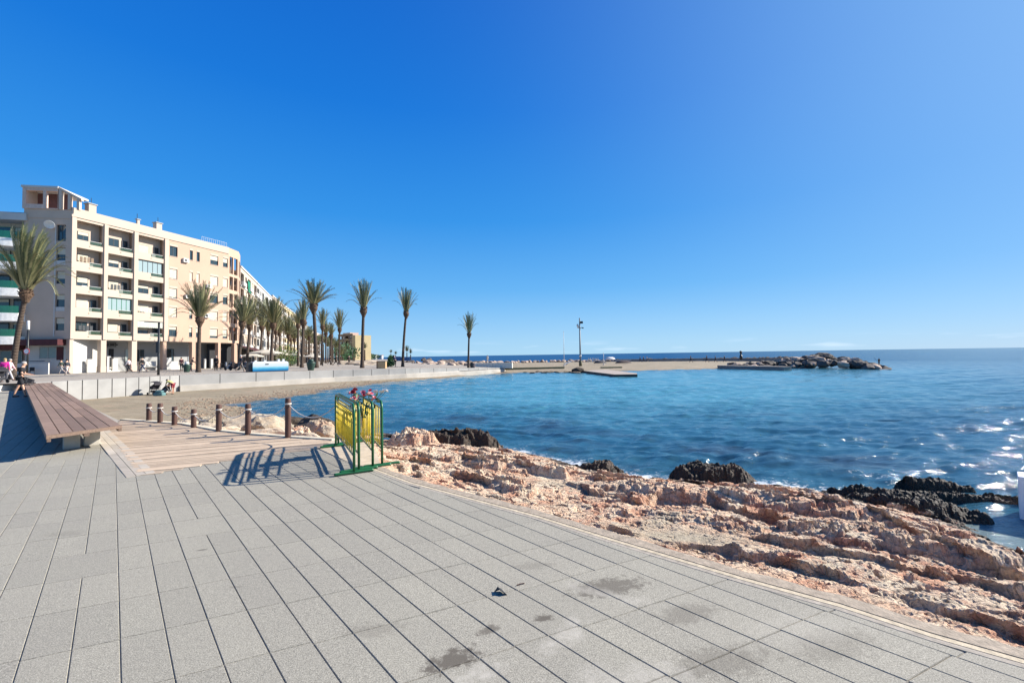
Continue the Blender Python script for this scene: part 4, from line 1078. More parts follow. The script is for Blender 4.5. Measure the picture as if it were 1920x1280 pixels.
def crown_mesh(seed, nf, L, emin, nl, lw, wind=.0, detail=9):
    r_ = random.Random(seed); vs = []; fs = []; age = []
    for i in range(nf):
        az = i*2.39996+r_.uniform(-.25,.25); k_ = (i+.5)/nf
        el = R(emin)+(R(87)-R(emin))*(k_**.75)+r_.uniform(-.08,.08)
        l_ = L*(1.0-.12*abs(k_-.4))*r_.uniform(.88,1.08)
        h = Vector((math.cos(az), math.sin(az), 0)); p = Vector((0,0,0))+h*.10; d = (h*math.cos(el)+Vector((0,0,1))*math.sin(el))
        pts = [p.copy()]; droop = r_.uniform(.7,1.5)*(1.35-k_*.8)
        for s in range(detail):
            d = (d+Vector((0,0,-1))*droop*.012*(s+1)*1.2*abs(math.cos(el))**.3+Vector((wind*.03,0,0))*(s/detail)).normalized(); p = p+d*l_/detail; pts.append(p.copy())
        b0 = len(vs); ag = max(0, .42-k_)*1.1 if r_.random() < .6 else .06
        for s, q in enumerate(pts):      # rachis ribbon
            w_ = .035*(1-s/detail)+.006; t_ = (pts[min(s+1,detail)]-pts[max(s-1,0)]).normalized(); sd_ = t_.cross(Vector((0,0,1)))
            sd_ = sd_.normalized() if sd_.length > .01 else Vector((-h.y,h.x,0)); vs += [q-sd_*w_, q+sd_*w_]
        for s in range(detail): fs.append((b0+2*s, b0+2*s+1, b0+2*s+3, b0+2*s+2)); age.append(.8)
        for j in range(nl):
            u = .16+.84*(j/nl)**.9; f = u*detail; s = min(int(f), detail-1); q = pts[s].lerp(pts[s+1], f-s); t_ = (pts[s+1]-pts[s]).normalized()
            sd_ = t_.cross(Vector((0,0,1))); sd_ = sd_.normalized() if sd_.length > .01 else Vector((-h.y,h.x,0)); up_ = sd_.cross(t_).normalized()
            ll = l_*.155*(abs(math.sin(min(1, u*1.25+.12)*PI*.82))**.6+.12)*r_.uniform(.85,1.15)
            for sg in (-1, 1):
                dr = (sd_*sg*.62+t_*.85+up_*r_.uniform(.12,.38)+Vector((wind*.15,0,0))).normalized(); tip = q+dr*ll-Vector((0,0,ll*.10)); wv = t_*lw
                a = len(vs); mid = q.lerp(tip, .4); vs += [q, mid+wv, tip, mid-wv]; fs.append((a, a+1, a+2, a+3)); age.append(min(1, ag+r_.uniform(0,.12)))
    me = bpy.data.meshes.new('crown'); me.from_pydata([tuple(v) for v in vs], [], fs)
    a = me.attributes.new('age', 'FLOAT', 'FACE'); a.data.foreach_set('value', age); me.materials.append(M_frond); return me
CR = [crown_mesh(31, 40, 1.0, 26, 34, .010, .5), crown_mesh(32, 30, 1.0, 38, 30, .010, .3), crown_mesh(33, 34, 1.0, 20, 30, .010, .7), crown_mesh(34, 28, 1.0, 42, 28, .010, .1)]
CRbig = crown_mesh(41, 52, 1.0, 38, 60, .0055, 2.6, 12)
def palm(px, Y, top_py, bulb_py, cw, label, ci=0, lean=0.0, tr=.19, near=False, group='palms along the promenade', z0=None, simple=False):
    base = AT(px, Y, 0); base.z = promz(base.x, base.y) if z0 is None else z0
    zt_ = ZAT(px, top_py, Y); zbb = ZAT(px, bulb_py, Y)
    root = empty('palm_tree', base, 0, label, 'palm tree', group)
    Ht = zbb-base.z; r_ = random.Random(int(px*7)); b = MB(); pts = []; rad = []
    n = 26 if not near else 60; lx = lean*Y/800
    for i in range(n+1):
        k_ = i/n; pts.append((lx*k_**1.5, 0, Ht*k_-.05*(i == 0))); rr_ = tr*.9*(1+.45*math.exp(-k_*14)+.0*k_-.22*k_); rad.append(rr_*(1+.05*(i % 2)))
    b.tube(pts, rad, 12); b.build('trunk', M_trunk, root, True)
    if not simple:
        b = MB(); br2 = tr*1.9; prof = [(tr*.8,-br2*1.9),(tr*1.1,-br2*1.4),(br2*.95,-br2*.6),(br2,0),(br2*.85,br2*.7),(tr*.9,br2*1.3),(tr*.55,br2*1.8)]
        b.lathe(prof, 14, (lx,0,Ht)); 
        for i in range(46 if near else 22):   # cut frond stubs
            a = i*2.4; zz = (r_.random()-.5)*br2*2.0; rr2 = br2*math.sqrt(max(.2, 1-(zz/br2/1.5)**2)); c_ = Vector((lx+math.cos(a)*rr2*.9, math.sin(a)*rr2*.9, Ht+zz)); d = Vector((math.cos(a)*.6, math.sin(a)*.6, .75))
            b.bar(c_, c_+d*br2*.42, tr*.38, tr*.25)
        b.build('leaf_base', M_boot, root)
    L = (zt_-zbb)*1.02; wide = (.9*cw*Y/800/2)/(max(.1, L*.72))
    o = bpy.data.objects.new('crown', CRbig if near else CR[ci % 4]); COL.objects.link(o); o.parent = root
    o.location = (lx, 0, Ht+tr*1.2); o.scale = (L*wide, L*wide, L*.97); o.rotation_euler = (0, lean*.004, r_.random()*.0 if near else r_.random()*6)
    return root
palm(24, 34, 428, 550, 112, 'large palm at the left edge by the green balconies, wind blown crown', 0, 22, .21, True)
palm(372, 45, 532, 599, 78, 'palm standing alone in front of the peach facade, beside a litter bin', 0, 2, .21)
palm(448, 57, 553, 607, 62, 'palm at the rounded corner of the peach block, left one of a close pair', 2, 6, .22)
palm(463, 66, 558, 612, 60, 'palm right of the rounded corner, right one of a close pair', 2, 5, .22)
palm(488, 75, 561, 614, 58, 'palm behind the left half of the white and blue kiosk', 3, 3, .22)
palm(508, 62, 560, 609, 66, 'full palm behind the middle of the white and blue kiosk', 0, 4, .23)
palm(515, 84, 574, 622, 44, 'slimmer palm partly hidden behind the full palm at the kiosk', 1, 2, .2)
palm(503, 92, 580, 624, 38, 'small palm far behind the parasols, between two trunks', 1, 0, .2)
palm(523, 95, 588, 626, 46, 'small palm in front of the white stepped building', 2, 1, .2)
palm(538, 88, 594, 630, 48, 'yellowish palm above the right end of the kiosk', 2, 3, .22)
palm(545, 112, 606, 636, 34, 'tiny palm behind the right end of the kiosk', 1, 0, .22)
palm(552, 104, 611, 637, 36, 'short palm left of the slender double trunks', 2, 0, .22)
palm(559, 72, 583, 610, 42, 'slim palm just left of a taller neighbour, near the dark green bin', 1, 0, .19)
palm(566, 60, 561, 604, 42, 'tall narrow palm left of the dark litter bin', 3, 3, .23)
palm(593, 57, 529, 575, 72, 'tallest palm with wide dark crown, right of the dark litter bin', 0, -5, .27)
palm(580, 108, 611, 633, 34, 'distant palm seen between the two tall trunks', 2, 0, .24)
palm(603, 80, 580, 613, 36, 'medium palm just right of the tallest palm', 3, 2, .22)
palm(611, 112, 604, 626, 34, 'small green palm behind the medium palm', 1, 0, .24)
palm(621, 82, 607, 630, 26, 'short green palm between the medium palm and the fan shaped one', 1, 0, .2)
palm(636, 88, 580, 618, 38, 'fan shaped palm standing before the pale far tower', 3, 1, .21)
palm(679, 56, 527, 582, 56, 'tall palm with upright crown against the sky, left of two others', 1, 3, .24)
palm(755, 62, 541, 588, 46, 'tall slightly leaning palm at the right end of the promenade', 3, 7, .21)
palm(878, 64.5, 587, 627, 37, 'lone smaller palm at the start of the sand spit', 3, 2, .17)
for (px_, Y_, tp, bp_, cw, lb) in [(684,150,643,655,13,'tiny far palm touching the tall trunk, before the sea'),(733,230,656,662,9,'leftmost of the tiny palms on the far headland'),(742,235,659,665,9,'second tiny palm on the far headland'),(763,190,648,660,13,'tiny shaggy palm right of the leaning trunk, far away'),(770,195,654,664,9,'tiny palm beside the shaggy one, far away'),(655,160,655,664,16,'drooping small palm before the far pale tower'),(664,170,656,666,12,'small palm right under the far pale tower edge')]:
    palm(px_, Y_, tp, bp_, cw, lb, 2, 0, .28, False, 'tiny far palms', .3, True)
fr_ = random.Random(8)
for i in range(26):
    px_ = 560+3.6*i+fr_.uniform(-1,1); Y_ = 120+fr_.random()*110; tp = float(np.interp(px_, [560,600,650], [612,622,640]))+fr_.uniform(0,14)
    palm(px_, Y_, tp, tp+fr_.uniform(12,18), 18+fr_.random()*12, nth(i+1)+' from the left of the far palms packed down the avenue', i, 0, .26, False, 'far palms of the avenue', .3, True)
# ================================================================== BUILDINGS
M_fac = M('facade_peach', (.52,.35,.25), .9, var=.06, scale=.25, bump=.15, bscale=25)
M_facl = M('facade_cream', (.53,.425,.335), .9, var=.05, scale=.25, bump=.15, bscale=25)
M_side = M('facade_grey_brown', (.52,.395,.30), .9, var=.08, scale=.4, bump=.2, bscale=25)
M_white = M('white_render', (.52,.50,.46), .85, var=.06, scale=.5)
M_grey = M('grey_render', (.36,.36,.35), .9, var=.08, scale=.5)
M_dark = M('dark_interior', (.02,.02,.022), .8, var=.3, scale=2)
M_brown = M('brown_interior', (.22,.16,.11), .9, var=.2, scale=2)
M_frame = M('dark_frame', (.03,.035,.04), .5)
M_wframe = M('white_frame', (.62,.61,.58), .5)
M_shut = M('roller_shutter', (.55,.50,.38), .7, var=.06, scale=3)
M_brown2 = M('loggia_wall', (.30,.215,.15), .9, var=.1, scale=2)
M_red = M('dark_red', (.07,.012,.014), .7, var=.2, scale=3)
M_grn = M('green_panel', (.02,.20,.10), .5, var=.2, scale=3)
M_orange = M('terracotta', (.42,.15,.07), .85, var=.15, scale=4)
M_yel2 = M('facade_yellow', (.50,.40,.22), .9, var=.06, scale=.3)
def glass(name, col, tr=.55):
    t = NT(name); t.set(col, .06, 0); t.b.inputs['Alpha'].default_value = tr; t.b.inputs['Specular IOR Level'].default_value = .8; return t.m
M_gpane = glass('window_glass', (.03,.05,.06), 1.0)
M_grail = glass('green_glass', (.07,.115,.075), .5)
def frames(root, W, z0, z1, openings, y=.0, th=.25, mat=None, name='wall'):
    """wall in the XZ plane from x W[0]..W[1], front face at y, with rectangular openings (x0,x1,z0,z1)"""
    xs_ = sorted(set([W[0], W[1]]+[v for o_ in openings for v in o_[:2]])); zs_ = sorted(set([z0, z1]+[v for o_ in openings for v in o_[2:4]]))
    xs_ = [x for x in xs_ if W[0]-1e-6 <= x <= W[1]+1e-6]; zs_ = [z for z in zs_ if z0-1e-6 <= z <= z1+1e-6]
    b = MB()
    for i in range(len(xs_)-1):
        cx = (xs_[i]+xs_[i+1])/2; run = None
        for j in range(len(zs_)-1):
            cz = (zs_[j]+zs_[j+1])/2
            solid = not any(o_[0] < cx < o_[1] and o_[2] < cz < o_[3] for o_ in openings)
            if solid and run is None: run = zs_[j]
            if not solid and run is not None: b.box(xs_[i], xs_[i+1], y, y+th, run, zs_[j]); run = None
        if run is not None: b.box(xs_[i], xs_[i+1], y, y+th, run, zs_[-1])
    return b.build(name, mat, root)
def window(root, x0, x1, z0, z1, y, fm=None, shut=0.0, mull=1, pane=None, sm=None, handle=False):
    b = MB(); f = .05; fm = fm or M_frame
    b.box(x0, x0+f, y, y+.07, z0, z1); b.box(x1-f, x1, y, y+.07, z0, z1); b.box(x0+f, x1-f, y, y+.07, z0, z0+f); b.box(x0+f, x1-f, y, y+.07, z1-f, z1)
    for k in range(1, mull+1):
        if mull > 0: xm = x0+(x1-x0)*k/(mull+1); b.box(xm-.025, xm+.025, y+.002, y+.068, z0+f, z1-f)
    w_ = b.build('window', fm, root)
    b = MB(); b.box(x0+f, x1-f, y+.03, y+.045, z0+f, z1-f); b.build('pane', pane or M_gpane, w_)
    if shut > 0:
        b = MB(); zz = z1-f-(z1-z0-2*f)*shut; n = max(3, int((z1-f-zz)/.12)); hh = (z1-f-zz)/n
        for k in range(n): b.box(x0+f, x1-f, y-.02+.006*(k % 2), y+.028, zz+k*hh+.002, zz+(k+1)*hh-.002)
        b.build('shutter', sm or M_shut, w_)
    return w_
# ---- main block -------------------------------------------------
GZ = .3
A = AT(130, 52); fdir = Vector((.287,.958,0)).normalized()
main = empty('apartment_building', (A.x, A.y, GZ), math.atan2(fdir.y, fdir.x), 'five storey peach apartment block with deep balconies over a white ground floor arcade', 'building')
def sx_(px_):   # photo column -> distance along the main facade
    u = AT(px_, 1).x; t_ = (A.x-u*A.y)/(u*fdir.y-fdir.x); return t_
FL = [4.23, 7.10, 9.95, 12.80, 15.70]; BT = [5.23, 8.17, 10.9, 13.9, 16.66]; TOPZ = 19.1; ROOF = 20.45; ARC = 4.23
BH = [0.95]*5
bays = [(sx_(140), sx_(190)), (sx_(200), sx_(247)), (sx_(257), sx_(305))]
Wend = sx_(427)
op = []
for (x0, x1) in bays:
    for k in range(5):
        zt_ = FL[k+1] if k < 4 else TOPZ
        op.append((x0, x1, BT[k]-.40, zt_-.06))
wins = []
for ci, (pa, pb) in enumerate([(316,331),(354,360),(367,373),(393,408),(417,426)]):
    for k in range(5):
        zc = BT[k]; tall = 1.45 if ci in (0,3) else 1.45
        zt_ = (FL[k+1] if k < 4 else TOPZ)-.62
        wins.append((sx_(pa), sx_(pb), zt_-(1.5 if ci in (0, 3, 4) else 1.5), zt_, ci, k))
op2 = op+[(a_, b_, c_, d_) for a_, b_, c_, d_, _, _ in wins]
frames(main, (sx_(305)+.0, Wend), ARC, ROOF, [o_ for o_ in op2 if o_[0] >= sx_(305)-.01], 0, .3, M_fac, 'facade_wall')
frames(main, (0, sx_(305)), ARC, ROOF, [o_ for o_ in op if o_[1] <= sx_(305)+.01], 0, .3, M_facl, 'facade_wall')
# projecting band on top and pilasters
MB().box(-.05, Wend+.02, -.10, -.003, TOPZ+.25, ROOF+.003).build('parapet_band', M_facl, main)
b = MB()
for x0, x1 in [(-.02, sx_(140)-.15), (sx_(190)+.08, sx_(200)-.08), (sx_(247)+.08, sx_(257)-.08), (sx_(305)+.08, sx_(315)-.12)]: b.box(x0, x1, -.14, -.003, ARC+.02, TOPZ+.2)
b.build('pilaster', M_facl, main)
# arcade columns
for x0, x1 in [(0, sx_(137)), (sx_(189), sx_(199)), (sx_(247), sx_(256.5)), (sx_(305), sx_(312.5)), (sx_(360), sx_(366.5)), (sx_(409), sx_(413.5)), (Wend+1.2, Wend+1.8)]:
    b = MB(); b.box(x0, x1, .0, .7, 0, ARC-.003); b.box(x0-.03, x1+.03, -.03, .73, 0, .8); b.build('arcade_column', M_facl if x0 < 8 else M_fac, main)
DEP = .45
# interiors of the balconies
frames(main, (0, Wend), ARC+.02, ROOF-1.0, [], DEP+.6, .3, M_facl, 'back_wall')
b = MB()
for k in range(5): b.box(0, sx_(305), .3, DEP+.6, FL[k]-.02, FL[k]+.18)
b.box(0, Wend, .3, 12, ROOF-.95, ROOF-.75)
b.box(sx_(305), Wend, .3, 3.6, ARC, ARC+.2)
b.build('floor_slab', M_white, main)
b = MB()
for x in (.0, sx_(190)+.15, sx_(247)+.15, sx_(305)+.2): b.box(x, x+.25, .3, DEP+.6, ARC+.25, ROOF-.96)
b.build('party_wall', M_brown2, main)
rb_ = random.Random(3)
for bi, (x0, x1) in enumerate(bays):
    for k in range(5):
        z0 = FL[k]+.18; zt_ = (FL[k+1] if k < 4 else TOPZ)-.06; wmid = x0+(x1-x0)*[.5,.45,.5][bi]
        # solid white section and green glass balustrade
        MB().box(wmid, x1-.02, .12, .135, BT[k]-.40, BT[k]+.06).build('glass_balustrade', M_grail, main)
        b = MB(); b.box(wmid, x1-.02, .10, .15, BT[k]+.06, BT[k]+.10)
        b.build('handrail', M_wframe, main)
        MB().box(x0+.02, wmid, .08, .2, BT[k]-.41, BT[k]+.0).build('balcony_parapet', M_facl, main)
        if (bi, k) in ((2,3),(1,1)):
            window(main, x0+.05, x1-.05, BT[k]-.38, zt_-.05, .20, M_grn if bi == 1 else M_frame, 0, 4, glass('curtained_glass', (.30,.38,.38), 1.0))
        elif (bi, k) == (2, 0):
            b = MB(); n = 12
            b.box(x0+.03, x1-.03, .03, .10, zt_-.85, zt_-.05)
            for j in range(n): xx = x0+.03+(x1-x0-.06)*j/n; b.box(xx+.02, xx+(x1-x0)/n-.03, .03, .08, zt_-.95, zt_-.85)
            b.build('awning', M('awning_cloth', (.45,.47,.40), .8), main)
        # furniture, plants and doors inside
        dz = z0+2.05
        window(main, x0+.55, x0+.55+(x1-x0)*.42, z0+.02, dz, DEP+.50, M_frame if k != 1 else M_wframe, [.0,.55,.35,.75,.2][(k+bi) % 5], 1)
        if bi != 0 or k in (0,1): window(main, x1-.75, x1-.1, z0+.02, dz, DEP+.50, M_frame, .0, 0)
        if rb_.random() < .7:
            b = MB(); xx = x0+(x1-x0)*rb_.uniform(.45,.8); b.box(xx-.28, xx+.28, .35, .85, z0+.42, z0+.47); b.box(xx-.28, xx+.28, .81, .85, z0+.47, z0+.95)
            for q in ((-.25,.38),(.22,.38),(-.25,.79),(.22,.79)): b.box(xx+q[0], xx+q[0]+.03, q[1], q[1]+.03, z0, z0+.42)
            b.build('balcony_chair', M_wframe, main)
        # small vent on the band
        vt = MB().lathe([(.07,0),(.07,.03)], 10).build('vent', M_side, main); vt.location = ((x0+x1)/2, -.03, BT[k]-.62); vt.rotation_euler.x = PI/2
for (x0, x1, z0, z1, ci, k) in wins:
    sh_ = [.30,.95,.9,.95,.0][k] if ci == 0 else ([.5,.6,.85,1.0,.0][k] if ci in (1,2) else [.8,.95,.15,.97,.5][k])
    window(main, x0, x1, z0, z1, .12, M_frame if sh_ < .9 else M_wframe, sh_, 1 if ci in (0,3) else 0)
    MB().box(x0-.04, x1+.04, -.05, .10, z0-.07, z0-.002).build('window_sill', M_facl, main)
    MB().box(x0-.01, x1+.01, -.015, .0-.002, z1+.002, z1+.30).build('shutter_box', M_facl, main)
# rounded far end with recessed loggia columns
e0 = Vector((Wend, 0)); loc = [(0,0)]
seg = [(3.0, R(20)), (3.2, R(45))]
p_ = Vector((Wend+.0, 0)); ang_ = 0
endp = []
for L_, a_ in seg:
    q_ = p_+Vector((math.cos(a_), math.sin(a_)))*L_; endp.append((p_.copy(), q_.copy(), a_, L_)); p_ = q_
for p0_, q0_, a_, L_ in endp:
    sub = empty('corner_wing', (p0_.x, p0_.y, 0), a_); sub.parent = main
    op = []
    for k in range(5):
        zt_ = (FL[k+1] if k < 4 else TOPZ)-.10
        op += [(.35, L_/2-.12, BT[k]-.55, zt_), (L_/2+.12, L_-.30, BT[k]-.55, zt_)]
    frames(sub, (.02, L_), ARC, ROOF, op, 0, .3, M_fac, 'facade_wall')
    MB().box(.02, L_, 1.4, 1.7, ARC, ROOF-.9).build('back_wall', M_brown, sub)
    b = MB()
    for k in range(5): b.box(.02, L_, .3, 1.4, FL[k]-.02, FL[k]+.16)
    b.build('floor_slab', M_white, sub)
for xx, zz in ((sx_(381), 8.2), (sx_(385), 13.0), (sx_(345), 10.9), (sx_(340), 16.4)):
    ac = MB().box(xx, xx+.8, -.34, -.02, zz, zz+.6).build('air_conditioner', M_wframe, main)
    b = MB(); b.lathe([(.2,0),(.2,.01)], 14); f_ = b.build('fan_grille', M_frame, ac); f_.location = (xx+.3, -.345, zz+.3); f_.rotation_euler.x = PI/2
for (bi, k, cl_) in ((0,3,M_brown),(1,2,M_frame),(2,1,M_white),(0,0,M_frame)):
    x0, x1 = bays[bi]; b = MB()
    for j in range(4): xx = x0+.5+j*.38; b.box(xx, xx+.28, .30, .33, BT[k]+.15-.02*j, BT[k]+.75)
    b.build('laundry', cl_, main)
# ground floor back wall with shops
gy = 3.0
b = MB(); b.box(0, Wend+1, gy, gy+.2, 0, ARC-.02); b.box(0, Wend+1, .7, gy+.2, ARC-.12, ARC-.022); b.build('shop_wall', M_grey, main)
def shop(x0, x1, z0, z1, fm, pane=None, mull=1): return window(main, x0, x1, z0, z1, gy-.08, fm, 0, mull, pane)
M_shopg = glass('shop_glass', (.33,.38,.35), 1.0)
shop(sx_(140), sx_(178), .6, 3.3, M_wframe, M_shopg, 0); MB().box(sx_(183), sx_(188), gy-.06, gy-.01, 1.0, 3.2).build('door', M_red, main)
MB().box(sx_(208), sx_(217), gy-.06, gy-.01, .5, 3.15).build('doorway', M_dark, main)
MB().box(sx_(232), sx_(241), gy-.07, gy-.01, .4, 3.15).build('door', M_dark, main)
b = MB(); b.lathe([(.13,0),(.13,.02)], 14); o = b.build('door_emblem', M_wframe, main); o.location = (sx_(234), gy-.08, 2.1); o.rotation_euler.x = PI/2
b = MB(); b.box(sx_(220), sx_(243), gy-.30, gy-.24, 3.42, 3.98); b.build('shop_sign', M('sign_board', (.17,.17,.165), .6), main)
b = MB()
for q in ((sx_(220),sx_(243),3.40,3.44),(sx_(220),sx_(243),3.96,4.0),(sx_(220),sx_(220)+.05,3.44,3.96),(sx_(243)-.05,sx_(243),3.44,3.96)): b.box(q[0], q[1], gy-.31, gy-.235, q[2], q[3])
b.build('sign_frame', M_dark, main)
b = MB(); xm = (sx_(220)+sx_(243))/2
for xx, wd, hh in ((-.75,.5,.14),(-.28,.4,.16),(.25,.55,.22),(.75,.35,.16)): b.box(xm+xx-wd*.45, xm+xx+wd*.45, gy-.32, gy-.305, 3.7-hh/2, 3.7+hh/2)
b.build('sign_mark', M_dark, main)
shop(sx_(262), sx_(271), .9, 3.1, M_grey, M_shopg, 0); shop(sx_(280), sx_(298), .6, 3.1, M_grey, None, 1)
shop(sx_(324), sx_(352), .6, 3.2, M_dark, None, 1); shop(sx_(378), sx_(390), .3, 3.7, M_wframe, glass('blue_shop_glass', (.10,.18,.26), 1.0), 0)
MB().box(sx_(392), sx_(400), gy-.06, gy-.01, .2, 2.6).build('door', M_side, main)
MB().box(Wend-2.3, Wend+2.6, 1.6, 1.75, 0, ARC-.03).build('dark_shopfront', M_dark, main)
# low white walls of the terraces
for pa, pb, h, yy in [(143,178,1.15,.9),(168,178,1.75,.4),(200,204,2.1,-.1),(220,230,1.75,.9),(262,300,1.35,.8),(268,277,1.8,.4),(312,326,1.85,.5),(326,357,1.3,.8),(388,391,1.6,.5),(400,404,1.6,.5)]:
    MB().box(sx_(pa), sx_(pb), yy, yy+.22, 0, h).build('terrace_wall', M_white, main)
b = MB()
for k in range(4): b.box(sx_(204), sx_(232), .7+.35*k, 2.2, .0+.16*k, .16*(k+1))
b.build('steps', M('step_stone', (.62,.59,.52), .9), main)
b = MB(); b.box(sx_(268), sx_(298), .2, .75, .55, .61); b.box(sx_(270), sx_(271), .3, .7, 0, .55); b.box(sx_(295), sx_(296), .3, .7, 0, .55); b.build('terrace_bench', M_white, main)
# body of the block, roof and chimneys
b = MB(); b.box(-.0, Wend+1, DEP+.92, 12, ARC+.03, ROOF-1.0); b.box(0, Wend+1, gy+.22, 12, 0, ARC); b.build('block_body', M_side, main)
b = MB(); b.box(.1, Wend, .31, .5, ROOF-.74, ROOF); b.build('roof_upstand', M_facl, main)
for px_, py_, hh, w_ in [(181,385,1.4,.8),(307,421,1.3,.75),(268,415,1.0,.3)]:
    xx = sx_(px_); rt = MB().box(xx-w_/2, xx+w_/2, 1.2, 1.2+w_, ROOF-.9, ROOF+hh).build('chimney', M_facl, main)
    MB().box(xx-w_/2-.1, xx+w_/2+.1, 1.1, 1.3+w_, ROOF+hh+.003, ROOF+hh+.12).build('chimney_cap', M_grey, rt)
    MB().tube([(xx, 1.5, ROOF+hh+.12), (xx, 1.5, ROOF+hh+.9)], .03, 6).build('antenna', M_frame, rt)
b = MB()
for k in range(14): xx = sx_(380)+(Wend-sx_(380))*k/13; b.tube([(xx,.4,ROOF),(xx,.4,ROOF+.8)], .02, 5)
b.tube([(sx_(380),.4,ROOF+.8),(Wend,.4,ROOF+.8)], .02, 5); b.build('roof_railing', M_wframe, main)
# left end face (turned away from the sun)
B_ = AT(40, 51.2); ldir = Vector((A.x-B_.x, A.y-B_.y)); LW = ldir.length; la = math.atan2(ldir.y, ldir.x)-main.rotation_euler.z
sub = empty('side_wing', (0,0,0), 0); sub.parent = main
off = Vector((B_.x-A.x, B_.y-A.y, 0)); off.rotate(Matrix.Rotation(-main.rotation_euler.z, 3, 'Z')); sub.location = off; sub.rotation_euler.z = la
uw = LW*(101-40)/90; uw2 = LW*(119-40)/90
op = []
for k in range(5): op.append((uw, uw2, FL[k]+.55, (FL[k+1] if k < 4 else TOPZ-.6)-.25))
frames(sub, (0, LW-.02), ARC, 19.0, op, 0, .3, M_side, 'side_wall')
for k, (a_, b_, c_, d_) in enumerate(op):
    window(sub, a_+.02, b_-.02, c_+.02, d_, .18, M_frame, [.35,.3,.45,.4,0][k], 1 if k == 4 else 0)
    if k < 4: MB().box(a_+.02, b_-.02, .02, .16, c_+.0, c_+.5).build('balcony_parapet', M_white if k % 2 else M_side, sub)
MB().box(uw-.12, uw-.003, -.05, .02-.03, ARC+.3, TOPZ-1).build('drain_pipe', M_white, sub)
MB().box(0, LW-.02, -.06, 5, 19.0, 20.1).build('side_cornice', M_side, sub)
MB().box(0, LW-.02, .5, 5, 0, ARC-.01).build('ground_floor', M_white, sub)
MB().box(-.5, LW-.6, -.9, .48, ARC-.75, ARC-.05).build('dark_red_fascia', M_red, sub)
window(sub, LW*.30, LW*.66, 1.9, 3.3, .40, M_grey, 0, 1, glass('side_glass', (.12,.17,.17), 1.0)); MB().box(LW*.66, LW*.80, .42, .49, 1.7, 3.3).build('door', M_red, sub)
MB().box(LW*.86, LW*.92, .44, .49, 2.2, 2.8).build('wall_lamp', M_frame, sub)
MB().box(-.1, LW-.7, -1.9, -1.75, 0, 1.35).build('terrace_wall', M_white, sub); MB().box(LW*.15, LW*.80, -2.0, -1.2, 1.55, 1.62).build('serving_shelf', M_dark, sub)
for xx in (1.6, 3.1):
    b = MB(); b.box(xx-.25, xx+.25, -2.9, -2.4, .42, .46); b.box(xx-.25, xx+.25, -2.44, -2.4, .46, .9)
    for q in (-.24,.21): b.box(xx+q, xx+q+.03, -2.89, -2.86, 0, .42); b.box(xx+q, xx+q+.03, -2.45, -2.42, 0, .42)
    ch = b.build('terrace_chair', M_dark); ch.matrix_world = main.matrix_basis @ Matrix.Translation(sub.location) @ Matrix.Rotation(la, 4, 'Z')
    tag(ch, 'dark terrace chair, '+('left' if xx < 2 else 'right')+' one of two before the white kiosk wall', 'chair', 'terrace chairs')
# penthouse frame on the roof
ph = empty('penthouse', (-.1, -.2, 20.1), 0); ph.parent = sub
PW = LW*(105-38)/90; zt_ = 2.55
frames(ph, (0, PW), 0, zt_, [(.35, 2.15, .55, 2.2), (2.45, 3.7, .1, 2.2)], 0, .35, M('penthouse_pink', (.58,.43,.35), .9), 'penthouse_front')
MB().box(.1, PW, 1.6, 1.8, 0, zt_-.15).build('penthouse_back', M('maroon_wall', (.16,.075,.065), .9), ph)
MB().box(-.1, PW+.05, -.1, 4.5, zt_+.002, zt_+.25).build('penthouse_roof', M_white, ph)
MB().box(.0, .3, .35, 1.6, 0, zt_-.01).build('penthouse_wall', M_facl, ph)
b = MB(); s2 = [(PW, 0), (PW+2.1, 0)]
for i in range(3):
    x0 = PW+.1+i*.95; b.box(x0, x0+.28, .0, .35, 0, 2.45-.55*i)
b.add([(PW,.0,2.55),(PW+2.5,.0,1.15),(PW+2.5,.35,1.15),(PW,.35,2.55),(PW,.0,2.8),(PW+2.5,.0,1.4),(PW+2.5,.35,1.4),(PW,.35,2.8)], [(3,2,1,0),(4,5,6,7),(0,1,5,4),(1,2,6,5),(2,3,7,6),(3,0,4,7)])
b.build('sloping_frame', M_facl, ph)
# satellite dish on the side wall
b = MB(); prof = [(.02,0),(.2,.02),(.4,.08),(.5,.14)]; n0 = 0
b.lathe([(.02,.0),(.25,.03),(.42,.09),(.5,.15),(.48,.16),(.4,.11),(.25,.05),(.02,.03)], 20); o = b.build('satellite_dish', M_wframe, sub, True); o.location = (LW*.62, -.55, 18.1); o.rotation_euler = (R(115), 0, R(20))
MB().tube([(LW*.62,0,17.9),(LW*.62,-.5,18.0)], .04, 6).build('dish_arm', M_frame, sub)
